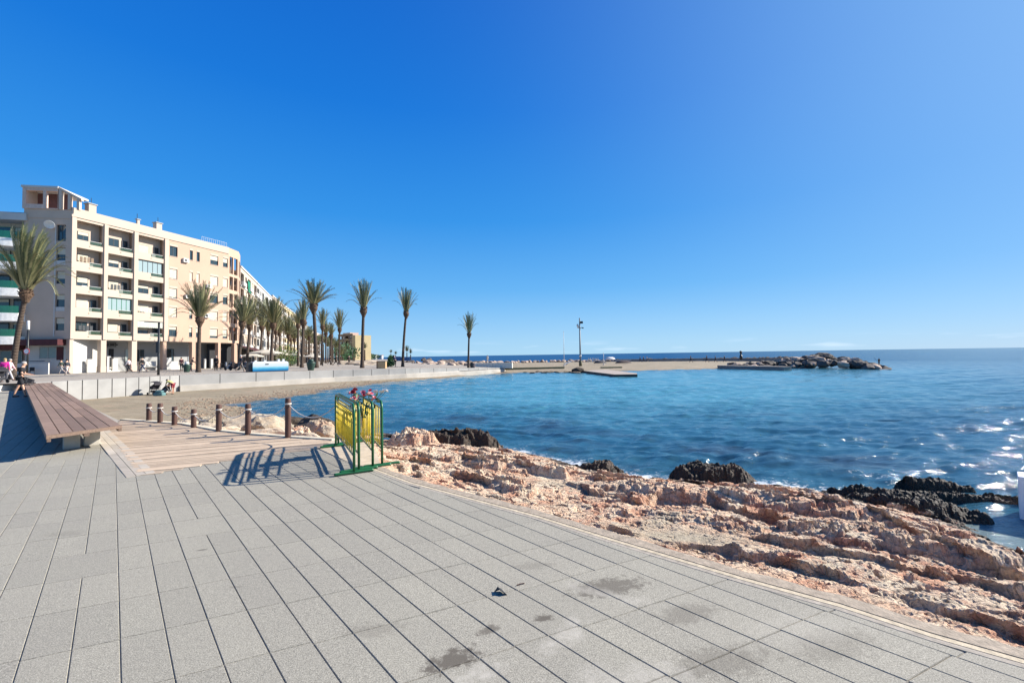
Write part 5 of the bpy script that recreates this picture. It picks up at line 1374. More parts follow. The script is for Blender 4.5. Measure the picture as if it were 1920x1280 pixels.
# ---- generic far block
def block(name, x0p, Y0, x1p, Y1, ztop, floors, bay, mats, label, seed, glen=3.4, balc=True, group=None, terrace=False, depth=10):
    a = AT(x0p, Y0); c_ = AT(x1p, Y1); g = .3; root = empty(name, (a.x, a.y, g), math.atan2(c_.y-a.y, c_.x-a.x), label, 'building', group)
    L = math.hypot(c_.x-a.x, c_.y-a.y); fh = (ztop-g-glen)/floors; r_ = random.Random(seed); n = max(2, int(L/bay)); bw = L/n; op = []; W = []
    for k in range(floors):
        z0 = glen+k*fh
        for i in range(n):
            rec = balc and (i % 2 == 0)
            if rec: op.append((i*bw+.25, (i+1)*bw-.25, z0+.75, z0+fh-.25)); W.append((i, k, True))
            else: op.append((i*bw+bw*.28, (i+1)*bw-bw*.28, z0+.85, z0+fh-.4)); W.append((i, k, False))
    frames(root, (0, L), glen, ztop-g+.9, op, 0, .3, mats[0], 'facade_wall')
    MB().box(0, L, 1.9, depth, 0, ztop-g).build('block_body', mats[0], root)
    b = MB()
    for k in range(floors): b.box(.01, L-.01, .3, 1.9, glen+k*fh, glen+k*fh+.15)
    b.box(.01, L-.01, .3, 1.9, ztop-g-.15, ztop-g); b.build('floor_slab', mats[0], root)
    b = MB()
    for k in range(floors): b.box(-.02, L+.02, -.12, -.003, glen+k*fh-.05, glen+k*fh+.3)
    b.box(-.05, L+.05, -.15, -.003, ztop-g+.6, ztop-g+.95); b.build('string_course', mats[1], root)
    for (x0, x1, z0, z1), (i, k, rec) in zip(op, W):
        if rec:
            window(root, x0+.2, x1-.2, z0-.5, z1-.1, 1.72, mats[2], r_.choice([0,.3,.6,.9]), 1)
            MB().box(x0, x1, -.5, -.125, z0-.55, z0+.25).build('balcony', mats[1], root)
        else: window(root, x0, x1, z0, z1, .12, mats[2], r_.choice([0,.4,.9,1]), 0)
    b = MB(); b.box(0, L, 1.8, 1.89, 0, glen-.02); b.build('shopfront', M_dark, root)
    for i in range(n+1): MB().box(max(0,i*bw-.2), min(L,i*bw+.2), 0, .35, 0, glen-.002).build('arcade_column', mats[0], root)
    for i in range(max(1, n//4)): 
        xx = (i+.5)*L/max(1, n//4); h_ = MB().box(xx-1.2, xx+1.2, 2.5, 5, ztop-g, ztop-g+r_.uniform(1.2,2.4)).build('roof_house', mats[0], root)
    return root
b2 = block('apartment_building', 450.3, 81, 481, 98.4, 18.7, 5, 3.4, (M_facl, M_white, M_frame), 'cream block with terracotta balconies and a green awning, right after the rounded peach corner', 5)
b = MB(); 
b.add([(6.5,-.3,15.2),(9.5,-.3,15.2),(9.5,-.12,17.6),(6.5,-.12,17.6),(6.5,-.34,15.2),(9.5,-.34,15.2),(9.5,-.16,17.6),(6.5,-.16,17.6)], [(3,2,1,0),(4,5,6,7),(0,1,5,4),(1,2,6,5),(2,3,7,6),(3,0,4,7)])
b.build('green_awning', M_grn, b2)
b = MB()
for k in (1, 3):
    for i in (0, 2, 4): b.box(.5+i*3.3, 3.0+i*3.3, 1.55, 1.7, 4.0+k*3.0, 6.0+k*3.0)
b.build('terracotta_panel', M_orange, b2)
block('apartment_building', 481.5, 98.6, 510, 124, 18.6, 5, 3.6, (M_white, M_white, M_frame), 'white stepped apartment block with dark roof terrace behind the palms', 6)
block('apartment_building', 510.3, 124.3, 533, 150, 19.5, 6, 3.6, (M_facl, M_white, M_wframe), 'cream apartment block fourth along the avenue, half hidden by palms', 7)
block('apartment_building', 533.3, 150.4, 556, 183, 19.6, 6, 4, (M_yel2, M_white, M_wframe), 'yellowish apartment block fifth along the avenue, above the small palms', 8)
block('apartment_building', 556.4, 184, 580, 240, 18, 5, 5, (M_white, M_facl, M_frame), 'white apartment block sixth along the avenue, far behind the tall palm trunks', 9)
block('apartment_building', 580.4, 241, 604, 300, 17, 5, 6, (M_facl, M_white, M_frame), 'far cream apartment block at the vanishing end of the avenue', 10)
# dark roof on the stepped one, far pale tower
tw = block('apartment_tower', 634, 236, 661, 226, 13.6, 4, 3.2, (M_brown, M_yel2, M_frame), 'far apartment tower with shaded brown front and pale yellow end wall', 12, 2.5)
a = AT(661, 226); c_ = AT(668, 240)
rt = tw; 
e_ = Vector((c_.x-a.x, c_.y-a.y, 0)); e_.rotate(Matrix.Rotation(-tw.rotation_euler.z, 3, 'Z')); L_ = math.hypot(AT(661,226).x-AT(634,236).x, 10)
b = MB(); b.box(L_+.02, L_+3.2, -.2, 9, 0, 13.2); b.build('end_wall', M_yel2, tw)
b = MB(); b.box(L_*.1, L_*.6, 2, 7, 13.2, 15); b.build('roof_house', M('pink_render', (.62,.42,.34), .9), tw)
for (px_, Y_, w_, h_, lb) in [(684,300,9,3.5,'low white far house right of the pale tower'),(693,310,8,3,'small white far house among dark bushes'),(703,320,10,2.6,'farthest low white house, nearest the open sea'),(672,290,6,4,'small cream far house at the foot of the pale tower')]:
    a = AT(px_, Y_); rt = empty('far_house', (a.x, a.y, .3), .1, lb, 'house', 'far low houses'); zt_ = h_
    MB().box(-w_/2, w_/2, 0, 6, 0, zt_).build('wall', M_white, rt); MB().box(-w_/2-.2, w_/2+.2, -.2, 6.2, zt_+.01, zt_+.35).build('roof', M_orange if px_ % 2 else M_grey, rt)
    for k in range(3): MB().box(-w_/2+w_*(k+.3)/3, -w_/2+w_*(k+.6)/3, -.04, -.005, zt_*.35, zt_*.75).build('window', M_dark, rt)
# flats with green balconies at the left edge
a = AT(-75, 49.5); c_ = AT(39, 50.8)
lb_ = empty('apartment_building', (a.x, a.y, .3), math.atan2(c_.y-a.y, c_.x-a.x), 'white flats with curved green glass balconies at the left edge of the photo', 'building'); L = math.hypot(c_.x-a.x, c_.y-a.y)
MB().box(0, L, 2.0, 12, 0, 19.4).build('block_body', M_facl, lb_)
zb_ = [4.6, 7.35, 10.3, 13.4, 16.2]
for k, z0 in enumerate(zb_):
    n = 14; vs = []; b = MB()
    pts_ = [(L*i/n, -1.1*math.sin(PI*min(1, max(0, .12+.76*i/n)))-.1) for i in range(n+1)]
    m_ = len(pts_); V_ = [(x, y, z0-1.0) for x, y in pts_]+[(x, y, z0-.05) for x, y in pts_]+[(x, 2.0, z0-1.0) for x, y in pts_]+[(x, 2.0, z0-.05) for x, y in pts_]
    b.add(V_, [f for i in range(n) for f in ((i,i+1,m_+i+1,m_+i),(m_+i,m_+i+1,3*m_+i+1,3*m_+i),(i+1,i,2*m_+i,2*m_+i+1))]+[(0,m_,3*m_,2*m_),(n,2*m_+n,3*m_+n,m_+n)])
    b.build('balcony', M('bright_balcony', (.85,.82,.76), .8), lb_)
    b = MB(); b.add([(x, y+.06, z0-.05) for x, y in pts_]+[(x, y+.06, z0+.8) for x, y in pts_], [(i,i+1,m_+i+1,m_+i) for i in range(n)]); b.build('glass_balustrade', glass('deep_green_glass', (.02,.17,.09), .75), lb_)
    window(lb_, L-5.2, L-2.6, z0, z0+1.9, 1.85, M_grn if k == 4 else M_frame, [0,.2,0,.3,0][k], 1); window(lb_, L-2.2, L-.5, z0, z0+1.9, 1.85, M_frame, [.2,0,.5,0,.4][k], 0)
MB().box(-.2, L+.05, .2, 2.0, 18.6, 19.45).build('roof_band', M_white, lb_)
b = MB(); b.add([(-.2,.5,19.46),(L+.2,.5,19.46),(L+.2,4,20.6),(-.2,4,20.6),(-.2,8,19.46),(L+.2,8,19.46)], [(0,1,2,3),(3,2,5,4),(0,3,4),(1,5,2)]); b.build('roof', M('roof_brown', (.14,.09,.07), .9, var=.2), lb_)
MB().box(-.2, L-.3, .2, 1.9, 3.0, 3.55).build('dark_red_fascia', M_red, lb_); window(lb_, L-4.4, L-1.2, 1.2, 2.9, 1.8, M_grey, 0, 2)
# ================================================================== PEOPLE
M_skin = M('skin', (.52,.30,.20), .6, var=.08, scale=12)
HAIR = {'brown': M('hair_brown', (.05,.028,.016), .7), 'grey': M('hair_grey', (.35,.33,.31), .7), 'black': M('hair_black', (.012,.011,.011), .6), 'blond': M('hair_blond', (.40,.27,.12), .7)}
_cl = {}
def cloth(c):
    if c not in _cl: _cl[c] = M('cloth_%d' % len(_cl), c, .85, var=.18, scale=10)
    return _cl[c]
def skin_mesh(nodes, edges, levels=1):
    me = bpy.data.meshes.new('skin'); me.from_pydata([n[0] for n in nodes], edges, [])
    o = bpy.data.objects.new('tmp', me); COL.objects.link(o)
    md = o.modifiers.new('skin', 'SKIN'); md.use_smooth_shade = True
    if not me.skin_vertices: me.skin_vertices.new()
    for i, n in enumerate(nodes):
        r_ = n[1]; me.skin_vertices[0].data[i].radius = r_ if isinstance(r_, tuple) else (r_, r_); me.skin_vertices[0].data[i].use_root = (i == 0)
    sb = o.modifiers.new('sub', 'SUBSURF'); sb.levels = levels; sb.render_levels = levels
    dg = bpy.context.evaluated_depsgraph_get(); dg.update(); ev = o.evaluated_get(dg); m2_ = bpy.data.meshes.new_from_object(ev)
    bpy.data.objects.remove(o); bpy.data.meshes.remove(me); return m2_
def person(base, rz, h, label, top, bottom, hair='brown', pose='stand', long_sleeve=True, shorts=False, hat=None, fingers=True, group=None, bag=None):
    s = h/1.72; root = empty('person', base, rz, label, 'person', group); V = Vector
    sw = {'walk': .38, 'stand': .05, 'push': .25, 'sit': 0, 'crouch': 0, 'bend': .1, 'lean': .1}[pose]
    lean = {'bend': 1.15, 'crouch': .75, 'push': .12, 'lean': .3}.get(pose, .04)
    pz = {'sit': .46, 'crouch': .36}.get(pose, .93)
    P0 = V((0,0,pz)); up = V((0, math.sin(lean), math.cos(lean))); fw = V((0, math.cos(lean), -math.sin(lean)))
    sp, chest, neck = P0+up*.20, P0+up*.42, P0+up*.56; head = P0+up*.66+V((0,.03,0)); crown_ = head+up*.10
    J = {}
    for sg, nm in ((-1,'l'), (1,'r')):
        hip = P0+V((sg*.085,0,-.03))
        if pose == 'sit': knee = hip+V((sg*.02,.42,.02)); ank = knee+V((0,.04,-.40))
        elif pose == 'crouch': knee = hip+V((sg*.09,.34,.16)); ank = V((sg*.13,.10,.08))
        else:
            a = sw*sg; knee = hip+V((sg*.01, math.sin(a)*.43, -math.cos(a)*.43)); b_ = a-(.45 if (sg < 0 and pose == 'walk') else .05); ank = knee+V((0, math.sin(b_)*.42, -math.cos(b_)*.42))
        J['hip'+nm], J['knee'+nm], J['ank'+nm] = hip, knee, ank; J['toe'+nm] = ank+V((sg*.02,.15,-.045))
        sh = chest+up*.05+V((sg*.175,0,0))
        if pose == 'push': el = sh+V((sg*.03,.03,-.27)); wr = el+V((-sg*.04,.24,-.05))
        elif pose in ('bend','crouch'): el = sh+V((sg*.03,.10,-.26)); wr = el+V((-sg*.06,.12,-.20))
        elif pose == 'sit': el = sh+V((sg*.05,.04,-.27)); wr = el+V((-sg*.08,.22,-.05))
        elif pose == 'lean': el = sh+V((sg*.02,.10,-.25)); wr = el+V((-sg*.03,.22,.04))
        else: a = -sw*sg*.8; el = sh+V((sg*.04, math.sin(a)*.28, -math.cos(a)*.28)); wr = el+V((-sg*.0, math.sin(a+.25)*.25, -math.cos(a+.25)*.25))
        J['sh'+nm], J['el'+nm], J['wr'+nm] = sh, el, wr
    nodes = []; edges = []
    def nd(p, r_): nodes.append((tuple(V(p)*s), (r_[0]*s, r_[1]*s) if isinstance(r_, tuple) else r_*s)); return len(nodes)-1
    def ch(i, *pr):
        for p, r_ in pr: j = nd(p, r_); edges.append((i, j)); i = j
        return i
    p = nd(P0, (.145,.10)); c = ch(p, (sp, (.13,.09)), (chest, (.155,.10))); n_ = ch(c, (neck, .055)); hd = ch(n_, (head, (.072,.085)), (crown_, (.066,.078)))
    ch(len(nodes)-2, (head+V((0,.105,-.01)), .014)); 
    for sg, nm in ((-1,'l'), (1,'r')):
        ch(len(nodes)-2 if False else 4, (head+V((sg*.083,0,0)), .012))
        ch(p, (J['hip'+nm], .085), ((J['hip'+nm]+J['knee'+nm])/2, .070), (J['knee'+nm], .052), ((J['knee'+nm]+J['ank'+nm])/2+V((0,-.01,.04)), .050), (J['ank'+nm], .034), (J['toe'+nm], .032))
        w_ = ch(c, (J['sh'+nm], .058), (J['el'+nm], .040), (J['wr'+nm], .026)); d = (J['wr'+nm]-J['el'+nm]).normalized(); side = V((1,0,0)); palm_ = ch(w_, (J['wr'+nm]+d*.055, (.030,.016)))
        if fingers:
            for k in range(4): ch(palm_, (J['wr'+nm]+d*.095+side*(k-1.5)*.018, .0085), (J['wr'+nm]+d*(.135-.008*abs(k-1.5))+side*(k-1.5)*.019+V((0,.012,0)), .0075))
            ch(w_, (J['wr'+nm]+d*.05-side*sg*.042+V((0,.012,0)), .0095), (J['wr'+nm]+d*.085-side*sg*.05+V((0,.022,0)), .008))
    me = skin_mesh(nodes, edges, 1); link('body', me, M_skin, root)
    # shirt
    nodes = []; edges = []; p = nd(P0-up*.02, (.158,.115)); c = ch(p, (sp, (.150,.112)), (chest, (.172,.118))); ch(c, (neck-up*.035, .068))
    for nm in 'lr':
        if long_sleeve: ch(c, (J['sh'+nm], .074), (J['el'+nm], .056), (J['wr'+nm], .040))
        else: ch(c, (J['sh'+nm], .072), (J['sh'+nm].lerp(J['el'+nm], .75), .058))
    link('jacket' if long_sleeve else 'shirt', skin_mesh(nodes, edges, 1), cloth(top), root)
    nodes = []; edges = []; p = nd(P0+V((0,0,.03)), (.15,.112))
    for nm in 'lr':
        if shorts: ch(p, (J['hip'+nm], .104), (J['hip'+nm].lerp(J['knee'+nm], .85), .082))
        else: ch(p, (J['hip'+nm], .100), (J['knee'+nm], .068), (J['ank'+nm]+V((0,0,.02)), .052))
    link('shorts' if shorts else 'trousers', skin_mesh(nodes, edges, 1), cloth(bottom), root)
    for nm in 'lr':
        b = MB(); a = J['ank'+nm]*s; t_ = J['toe'+nm]*s; b.bar(a+V((0,-.05,-.045))*s, t_+V((0,.02,0))*s, .085*s, .07*s); o = b.build('shoe', cloth((.06,.05,.05)), root); bevel(o, .02*s)
    b = MB(); hc = (head+up*.065+V((0,-.022,0)))*s; b.ell(hc, (.092*s,.105*s,.085*s), 12, 8); b.build('hair', HAIR[hair], root, True)
    if hat: b = MB(); b.ell(hc+V((0,0,.03*s)), (.10*s,.115*s,.06*s), 12, 8); b.ell(hc+V((0,.09*s,.01*s)), (.08*s,.08*s,.012*s), 12, 6); b.build('cap', cloth(hat), root, True)
    if bag: b = MB(); q = J['hipr']*s; b.box(q.x+.08, q.x+.16, q.y-.14, q.y+.14, q.z-.10, q.z+.18); o = b.build('bag', cloth(bag), root); bevel(o, .03)
    return root
def at_(px, py, z=None): return P(px, py, promz if z is None else z)
BLK = (.012,.011,.013)
pm = at_(38, 744, 0.0)
person(pm, R(-55), 1.80, 'man in black T-shirt and shorts pushing a stroller by the far bench end', BLK, (.014,.014,.018), 'grey', 'push', False, True)
def stroller(p, rz, label, col=(.02,.02,.025)):
    root = empty('stroller', p, rz, label, 'stroller', 'strollers'); b = MB()
    for sg in (-.24, .24):
        b.tube([(sg,-.45,1.02),(sg,-.30,.80),(sg,.15,.42),(sg,.38,.12)], .014, 6); b.tube([(sg,-.32,.12),(sg,.05,.50),(sg,.10,.70)], .012, 6)
    b.tube([(-.24,-.45,1.02),(.24,-.45,1.02)], .016, 6); b.tube([(-.24,.38,.12),(.24,.38,.12)], .012, 6); b.tube([(-.24,-.32,.12),(.24,-.32,.12)], .012, 6); b.build('frame', M_frame, root, True)
    for sg in (-.26, .26):
        for yy, r_ in ((.38,.10), (-.32,.13)):
            b = MB(); b.lathe([(r_*.55,-.012),(r_,-.02),(r_,.02),(r_*.55,.012)], 16); o = b.build('wheel', cloth((.02,.02,.02)), root); o.location = (sg, yy, r_); o.rotation_euler.y = PI/2
    b = MB(); b.add([(-.21,-.12,.42),(.21,-.12,.42),(.21,.26,.46),(-.21,.26,.46),(-.22,-.26,.86),(.22,-.26,.86),(.21,.30,.60),(-.21,.30,.60)], [(3,2,1,0),(0,1,5,4),(1,2,6,5),(2,3,7,6),(3,0,4,7)]); o = b.build('seat', cloth(col), root)
    b = MB(); vs = []; n = 8
    for i in range(n+1):
        a = R(10)+R(120)*i/n
        for sg in (-.23, -.12, .12, .23): vs.append((sg, -.05-.36*math.cos(a), .70+.36*math.sin(a)*(1.0 if abs(sg) < .2 else .9)))
    b.add(vs, [(i*4+j, i*4+j+1, i*4+j+5, i*4+j+4) for i in range(n) for j in range(3)]); o = b.build('hood', cloth(col), root); so = o.modifiers.new('s', 'SOLIDIFY'); so.thickness = .015
    MB().box(-.19, .19, -.25, .2, .20, .36).build('basket', cloth((.03,.03,.035)), root)
    return root
stroller(AT(50,25.2,.10), R(-55), 'dark stroller pushed by the man in black beside the bench')
person(at_(8, 716), R(30), 1.62, 'person in magenta jacket at the left edge, beside the big palm trunk', (.60,.02,.26), (.05,.05,.06), 'blond', 'stand')
person(at_(17, 714), R(-70), 1.60, 'person in pale pink and white top beside the one in magenta', (.70,.42,.45), (.45,.42,.42), 'grey', 'walk')
stroller(at_(10, 717)+Vector((.5,-.8,0)), R(80), 'dark low stroller at the left edge in front of the two in pink')
person(at_(115, 701), R(100), 1.68, 'walker in dark green jacket, left of a strolling couple', (.03,.045,.035), (.34,.33,.32), 'brown', 'walk')
person(at_(125.5, 703), R(85), 1.62, 'walker in black jacket and pale trousers, right of a strolling couple', (.03,.035,.045), (.62,.52,.46), 'brown', 'walk')
person(at_(241.5, 699), R(95), 1.66, 'walker in pale striped top and black trousers before the second arcade column', (.50,.44,.46), (.02,.02,.025), 'brown', 'walk')
person(at_(267, 699), R(110), 1.74, 'walker in black coat with a rucksack left of the black lamp post', BLK, (.05,.06,.10), 'black', 'walk', bag=(.02,.02,.02))
person(at_(340, 696), R(60), 1.68, 'person in dark red jacket just left of the litter bin', (.10,.03,.035), (.03,.03,.03), 'brown', 'stand')
person(at_(358, 696), R(-60), 1.66, 'person in black leaning beside the litter bin, right of it', BLK, (.03,.03,.04), 'black', 'lean')
person(at_(405, 695), R(10), 1.76, 'person in long black coat standing before the arcade column right of the near palm', BLK, BLK, 'grey', 'stand')
person(at_(451, 697), R(-20), 1.70, 'person in dark jacket and light cap by the parked scooters', (.02,.02,.03), (.16,.15,.14), 'grey', 'walk', hat=(.6,.6,.6))
person(at_(459, 693), R(-90), 1.66, 'person seated in grey trousers among the scooters at the terrace', (.05,.05,.06), (.42,.42,.42), 'brown', 'sit')
person(at_(741.5, 688), R(70), 1.72, 'dark clothed person bending near the wooden planter, left of the leaning palm', (.02,.025,.07), BLK, 'black', 'lean')
person(at_(654.5, 684), R(40), 1.70, 'small dark figure on the far promenade between palms', (.03,.02,.02), BLK, 'black', 'walk')
person(at_(630, 686), R(-40), 1.70, 'cyclist-like walker in black between the far palm trunks', BLK, BLK, 'black', 'walk')
person(at_(619, 684), R(-40), 1.70, 'walker in black beside the medium palm trunk', BLK, (.1,.1,.1), 'black', 'walk')
p_ = AT(914, 96, ZAT(914, 680.5, 96)); person(p_, R(20), 1.75, 'pale clothed person standing on the boulders right of the lone palm', (.52,.50,.44), (.55,.52,.45), 'brown', 'stand')
MB().box(-.6,.6,-.5,.5,-1.4,0).build('rock_plinth', M_bpink).location = p_; tag(bpy.data.objects['rock_plinth'], 'squared pale stone under the pale standing person', 'stone')
pz_ = P(960, 688, -.75); person(pz_, R(80), 1.6, 'person sitting on the sand at the end of the low cream wall', (.10,.05,.045), (.10,.06,.06), 'brown', 'crouch')
for px_, py_, rz_, lb in [(1200,679.3,80,'leftmost of the three walkers close together on the pier path'),(1206.5,679.6,90,'middle one of the three walkers close together on the pier path'),(1213,679.2,100,'right one of the three walkers close together, pale top'),(1295,680,85,'single walker in black on the pier path, well left of the four strung out'),(1325,679.6,90,'walker in black, first left of four strung along the pier'),(1341,680.2,80,'walker in black, second of four strung along the pier'),(1358,680.2,100,'walker in black, third of four strung along the pier')]:
    Yp = 104 if px_ > 1250 else 118; person(AT(px_, Yp, ZAT(px_, py_, Yp)), R(rz_), 1.72, lb, (.5,.48,.46) if px_ == 1213 else BLK, (.03,.03,.05), 'black', 'walk', fingers=False)
pf = AT(1647, 63, ZAT(1647, 684.5, 63)); person(pf, R(150), 1.0*1.05, 'angler in black standing on the last rocks at the tip of the breakwater', BLK, BLK, 'black', 'lean', hat=(.01,.01,.01))
MB().tube([(0,.3,.6),(.5,1.4,1.1)], .02, 5).build('fishing_rod', M_frame).location = pf; tag(bpy.data.objects['fishing_rod'], 'fishing rod held by the angler at the breakwater tip', 'fishing rod')
# people on the beach by the wall
pb = P(304, 740, -.9); person(pb, R(-70), 1.62, 'person in black top crouching on the sand beside a stroller', (.015,.015,.018), (.06,.09,.12), 'brown', 'crouch')
person(P(324, 739, -.9), R(75), 1.55, 'person in yellow top and shorts bending over on the sand by the wall', (.62,.58,.20), (.30,.05,.06), 'black', 'bend', False, True)
stroller(P(290, 740, -.9), R(70), 'stroller with dark hood parked on the sand by the wall', (.03,.025,.03))
b = MB(); b.box(-.35,.35,-.2,.2,0,.25); b.box(-.25,.25,-.15,.15,.25,.4); o = b.build('beach_bag', cloth((.10,.20,.20))); o.location = P(299, 742, -.9); bevel(o, .08, 3); tag(o, 'teal and grey beach bag on the sand before the crouching person', 'bag')
# ================================================================== STREET FURNITURE
M_pole = M('dark_pole', (.02,.022,.024), .45)
M_gpole = M('grey_pole', (.10,.11,.12), .5)
p = at_(297, 703); r_ = empty('lamp_post', p, 0, 'black lamp post with flat slanted head before the peach block arcade', 'lamp post'); h = ZAT(297, 604, p.y)-p.z
MB().tube([(0,0,0),(0,0,h*.25),(0,0,h*.99)], [.10,.095,.075], 10).build('pole', M_pole, r_, True)
MB().bar((-1.3,.1,h+.06), (.25,0,h-.02), .25, .06).build('lamp_head', M_gpole, r_); MB().box(-.13,.13,-.16,-.02,h*.42,h*.62).build('control_box', M_pole, r_); MB().bar((-.5,-.05,h*.58),(.1,-.05,h*.64),.05,.05).build('bracket', M_gpole, r_)
p = at_(51, 703); r_ = empty('lamp_post', p, 0, 'dark post with a white cylindrical lamp and round red ringed sign by the big palm', 'lamp post'); h = ZAT(52, 618, p.y)-p.z; h2 = ZAT(52, 601, p.y)-p.z; hs_ = ZAT(52, 658.5, p.y)-p.z
MB().tube([(0,0,0),(0,0,h)], .09, 10).build('pole', M_pole, r_, True); MB().lathe([(.10,h),(.13,h+.03),(.13,h2-.04),(.09,h2)], 14).build('lamp_shade', M_wframe, r_, True)
va = math.atan2(p.y, p.x)+PI/2
b = MB(); b.lathe([(.34,-.012),(.34,.012)], 28); o = b.build('sign_plate', M('sign_red', (.55,.03,.04), .5), r_); o.rotation_euler = (PI/2, 0, -.0); o.location = (.0,-.12,hs_)
b = MB(); b.lathe([(.27,-.012),(.27,.012)], 28); o2 = b.build('sign_face', M('sign_white', (.75,.74,.73), .5), r_); o2.rotation_euler = (PI/2, 0, 0); o2.location = (.0,-.125,hs_)
p = AT(1088, 84, -.62); r_ = empty('lamp_mast', p, 0, 'tall grey floodlight mast with cameras standing on the sand spit', 'lamp mast'); h = ZAT(1088, 596, 84)+.62
MB().tube([(0,0,0),(0,0,h*.15),(0,0,h)], [.26,.17,.10], 10).build('pole', M_gpole, r_, True); MB().tube([(0,0,0),(0,0,1.1)], .30, 10).build('base_sleeve', M('olive_base', (.12,.11,.06), .8), r_, True)
MB().tube([(0,0,h*.19),(0,0,h*.23)], .22, 10).build('white_band', M_wframe, r_, True)
MB().box(.1,.62,-.2,.25,h*.885,h*.93).build('floodlight', M_pole, r_); b = MB(); b.box(-.45,.65,-.05,.05,h*.79,h*.805); b.build('bracket', M_gpole, r_)
for xx, zz in ((-.42,.845),(-.30,.815)): b = MB(); b.ell((xx,0,h*zz), (.20,.2,.30)); b.build('camera_dome', M_wframe, r_, True)
MB().box(.5,.75,-.1,.1,h*.78,h*.80).build('camera', M_pole, r_)
for px_, yt, yb, Y_, lb in [(1057.5,622,686,86,'thin white flagpole without a flag left of the floodlight mast'),(1131.5,662,684,92,'short thin white post right of the floodlight mast')]:
    p = AT(px_, Y_, ZAT(px_, yb, Y_)); h = ZAT(px_, yt, Y_)-p.z; r_ = empty('flagpole', p, 0, lb, 'pole'); MB().tube([(0,0,0),(0,0,h)], [.07,.035], 8).build('pole', M_wframe, r_, True); b = MB(); b.ell((0,0,h), (.08,.08,.08)); b.box(-.2,.2,-.2,.2,0,.12); b.build('finial', M_wframe, r_, True)
for px_, Y_, yt, lb in [(527,72,631,'dark slim lamp pole behind the kiosk between palms'),(557,96,628,'dark slim lamp pole left of the tall narrow palm'),(605,70,640,'grey slim lamp pole just right of the tallest palm'),(661,120,650,'thin far lamp pole right of the fan shaped palm')]:
    p = AT(px_, Y_); p.z = promz(p.x, p.y); h = ZAT(px_, yt, Y_)-p.z; r_ = empty('lamp_post', p, 0, lb, 'lamp post'); MB().tube([(0,0,0),(0,0,h)], [.09,.06], 8).build('pole', M_pole, r_, True); MB().bar((-.9,0,h),(.1,0,h),.2,.06).build('lamp_head', M_gpole, r_)
# litter bins
M_bin = M('bin_green', (.018,.05,.035), .5, var=.3, scale=5)
for px_, py_, yt, w_, lb in [(350,697.5,678,.36,'dark litter bin left of the near palm, two people beside it'),(583,694,673,.46,'dark green pot shaped litter bin left of the tallest palm')]:
    p = at_(px_, py_); h = ZAT(px_, yt, p.y)-p.z; r_ = empty('litter_bin', p, 0, lb, 'litter bin')
    MB().lathe([(w_*.62,0),(w_*.66,.05),(w_,h*.62),(w_*1.02,h*.70),(w_*.9,h*.74)], 18).build('body', M_bin, r_, True); MB().lathe([(w_*.5,h*.745),(w_*.62,h*.78),(w_*.60,h*.93),(w_*.3,h)], 18).build('hood', M_bin if px_ > 400 else M_wframe, r_, True)
# planter box
p = at_(716.5, 690.5); r_ = empty('planter_box', p, .1, 'light wooden planter box with dark left side near the leaning palm', 'planter'); hh = ZAT(716, 678, p.y)-p.z; ww = 14.5*p.y/800
MB().box(-ww/2, ww/2, -.4,.4,0,hh).build('box', M('planter_wood', (.52,.34,.17), .85, var=.15, scale=6), r_); MB().box(-ww/2-.12,-ww/2-.003,-.42,.42,0,hh+.1).build('side_board', M('planter_dark', (.16,.06,.03), .8), r_); MB().box(-ww/2,ww/2,-.3,.3,hh+.002,hh+.1).build('soil', M_brown, r_)
# white and blue box kiosk
p = at_(474, 697.5); q = at_(541, 695.5); r_ = empty('kiosk', p, math.atan2(q.y-p.y, q.x-p.x), 'long low white box with a blue wave painted along its base, on the promenade', 'kiosk'); L = math.hypot(q.x-p.x, q.y-p.y); hh = ZAT(507, 677.5, (p.y+q.y)/2)-p.z
t = NT('kiosk_paint'); sp = t.n('ShaderNodeSeparateXYZ'); t.l(t.co(), sp.inputs[0]); n_ = t.noise(1.6, 3, .5, t.co((1,1,3)))
zz = t.math('ADD', t.math('DIVIDE', sp.outputs['Z'], hh), t.math('MULTIPLY', t.math('SUBTRACT', n_, .5), .16)); c = t.ramp(zz, [(0, (.01,.10,.28)), (.20, (.01,.20,.42)), (.40, (.16,.50,.62)), (.58, (.62,.68,.68))]); t.set(c, .35)
b = MB(); pr_ = [(.10,0),(.0,.08),(.0,hh*.80),(.06,hh*.93),(.18,hh)]
vs = []; 
for x, sg in ((0,1),(L,-1)): vs += [(x+sg*0.0+sg*a_*.8, y_, z_) for a_, z_ in pr_ for y_ in (a_, 1.7-a_)]
n = len(pr_); fs = []
for i in range(n-1): fs += [(2*i, 2*n+2*i, 2*n+2*i+2, 2*i+2), (2*i+1, 2*i+3, 2*n+2*i+3, 2*n+2*i+1), (2*i, 2*i+2, 2*i+3, 2*i+1), (2*n+2*i, 2*n+2*i+1, 2*n+2*i+3, 2*n+2*i+2)]
fs += [(2*n-2, 4*n-2, 4*n-1, 2*n-1)]
b.add(vs, fs); b.build('body', t.m, r_); b = MB()
for xx in (.4, L*.38, L-.75, L-.3): b.box(xx-.10, xx+.10, .7, .95, hh+.002, hh+.14+.1*(xx > L*.6))
b.build('roof_fitting', M_wframe, r_); MB().box(L*.34, L*.34+.3, -.02, -.002, hh*.70, hh*.80).build('badge', M_frame, r_)
MB().box(-.35, -.05, .2, 1.4, 0, hh*.95).build('side_cabinet', M_frame, r_)
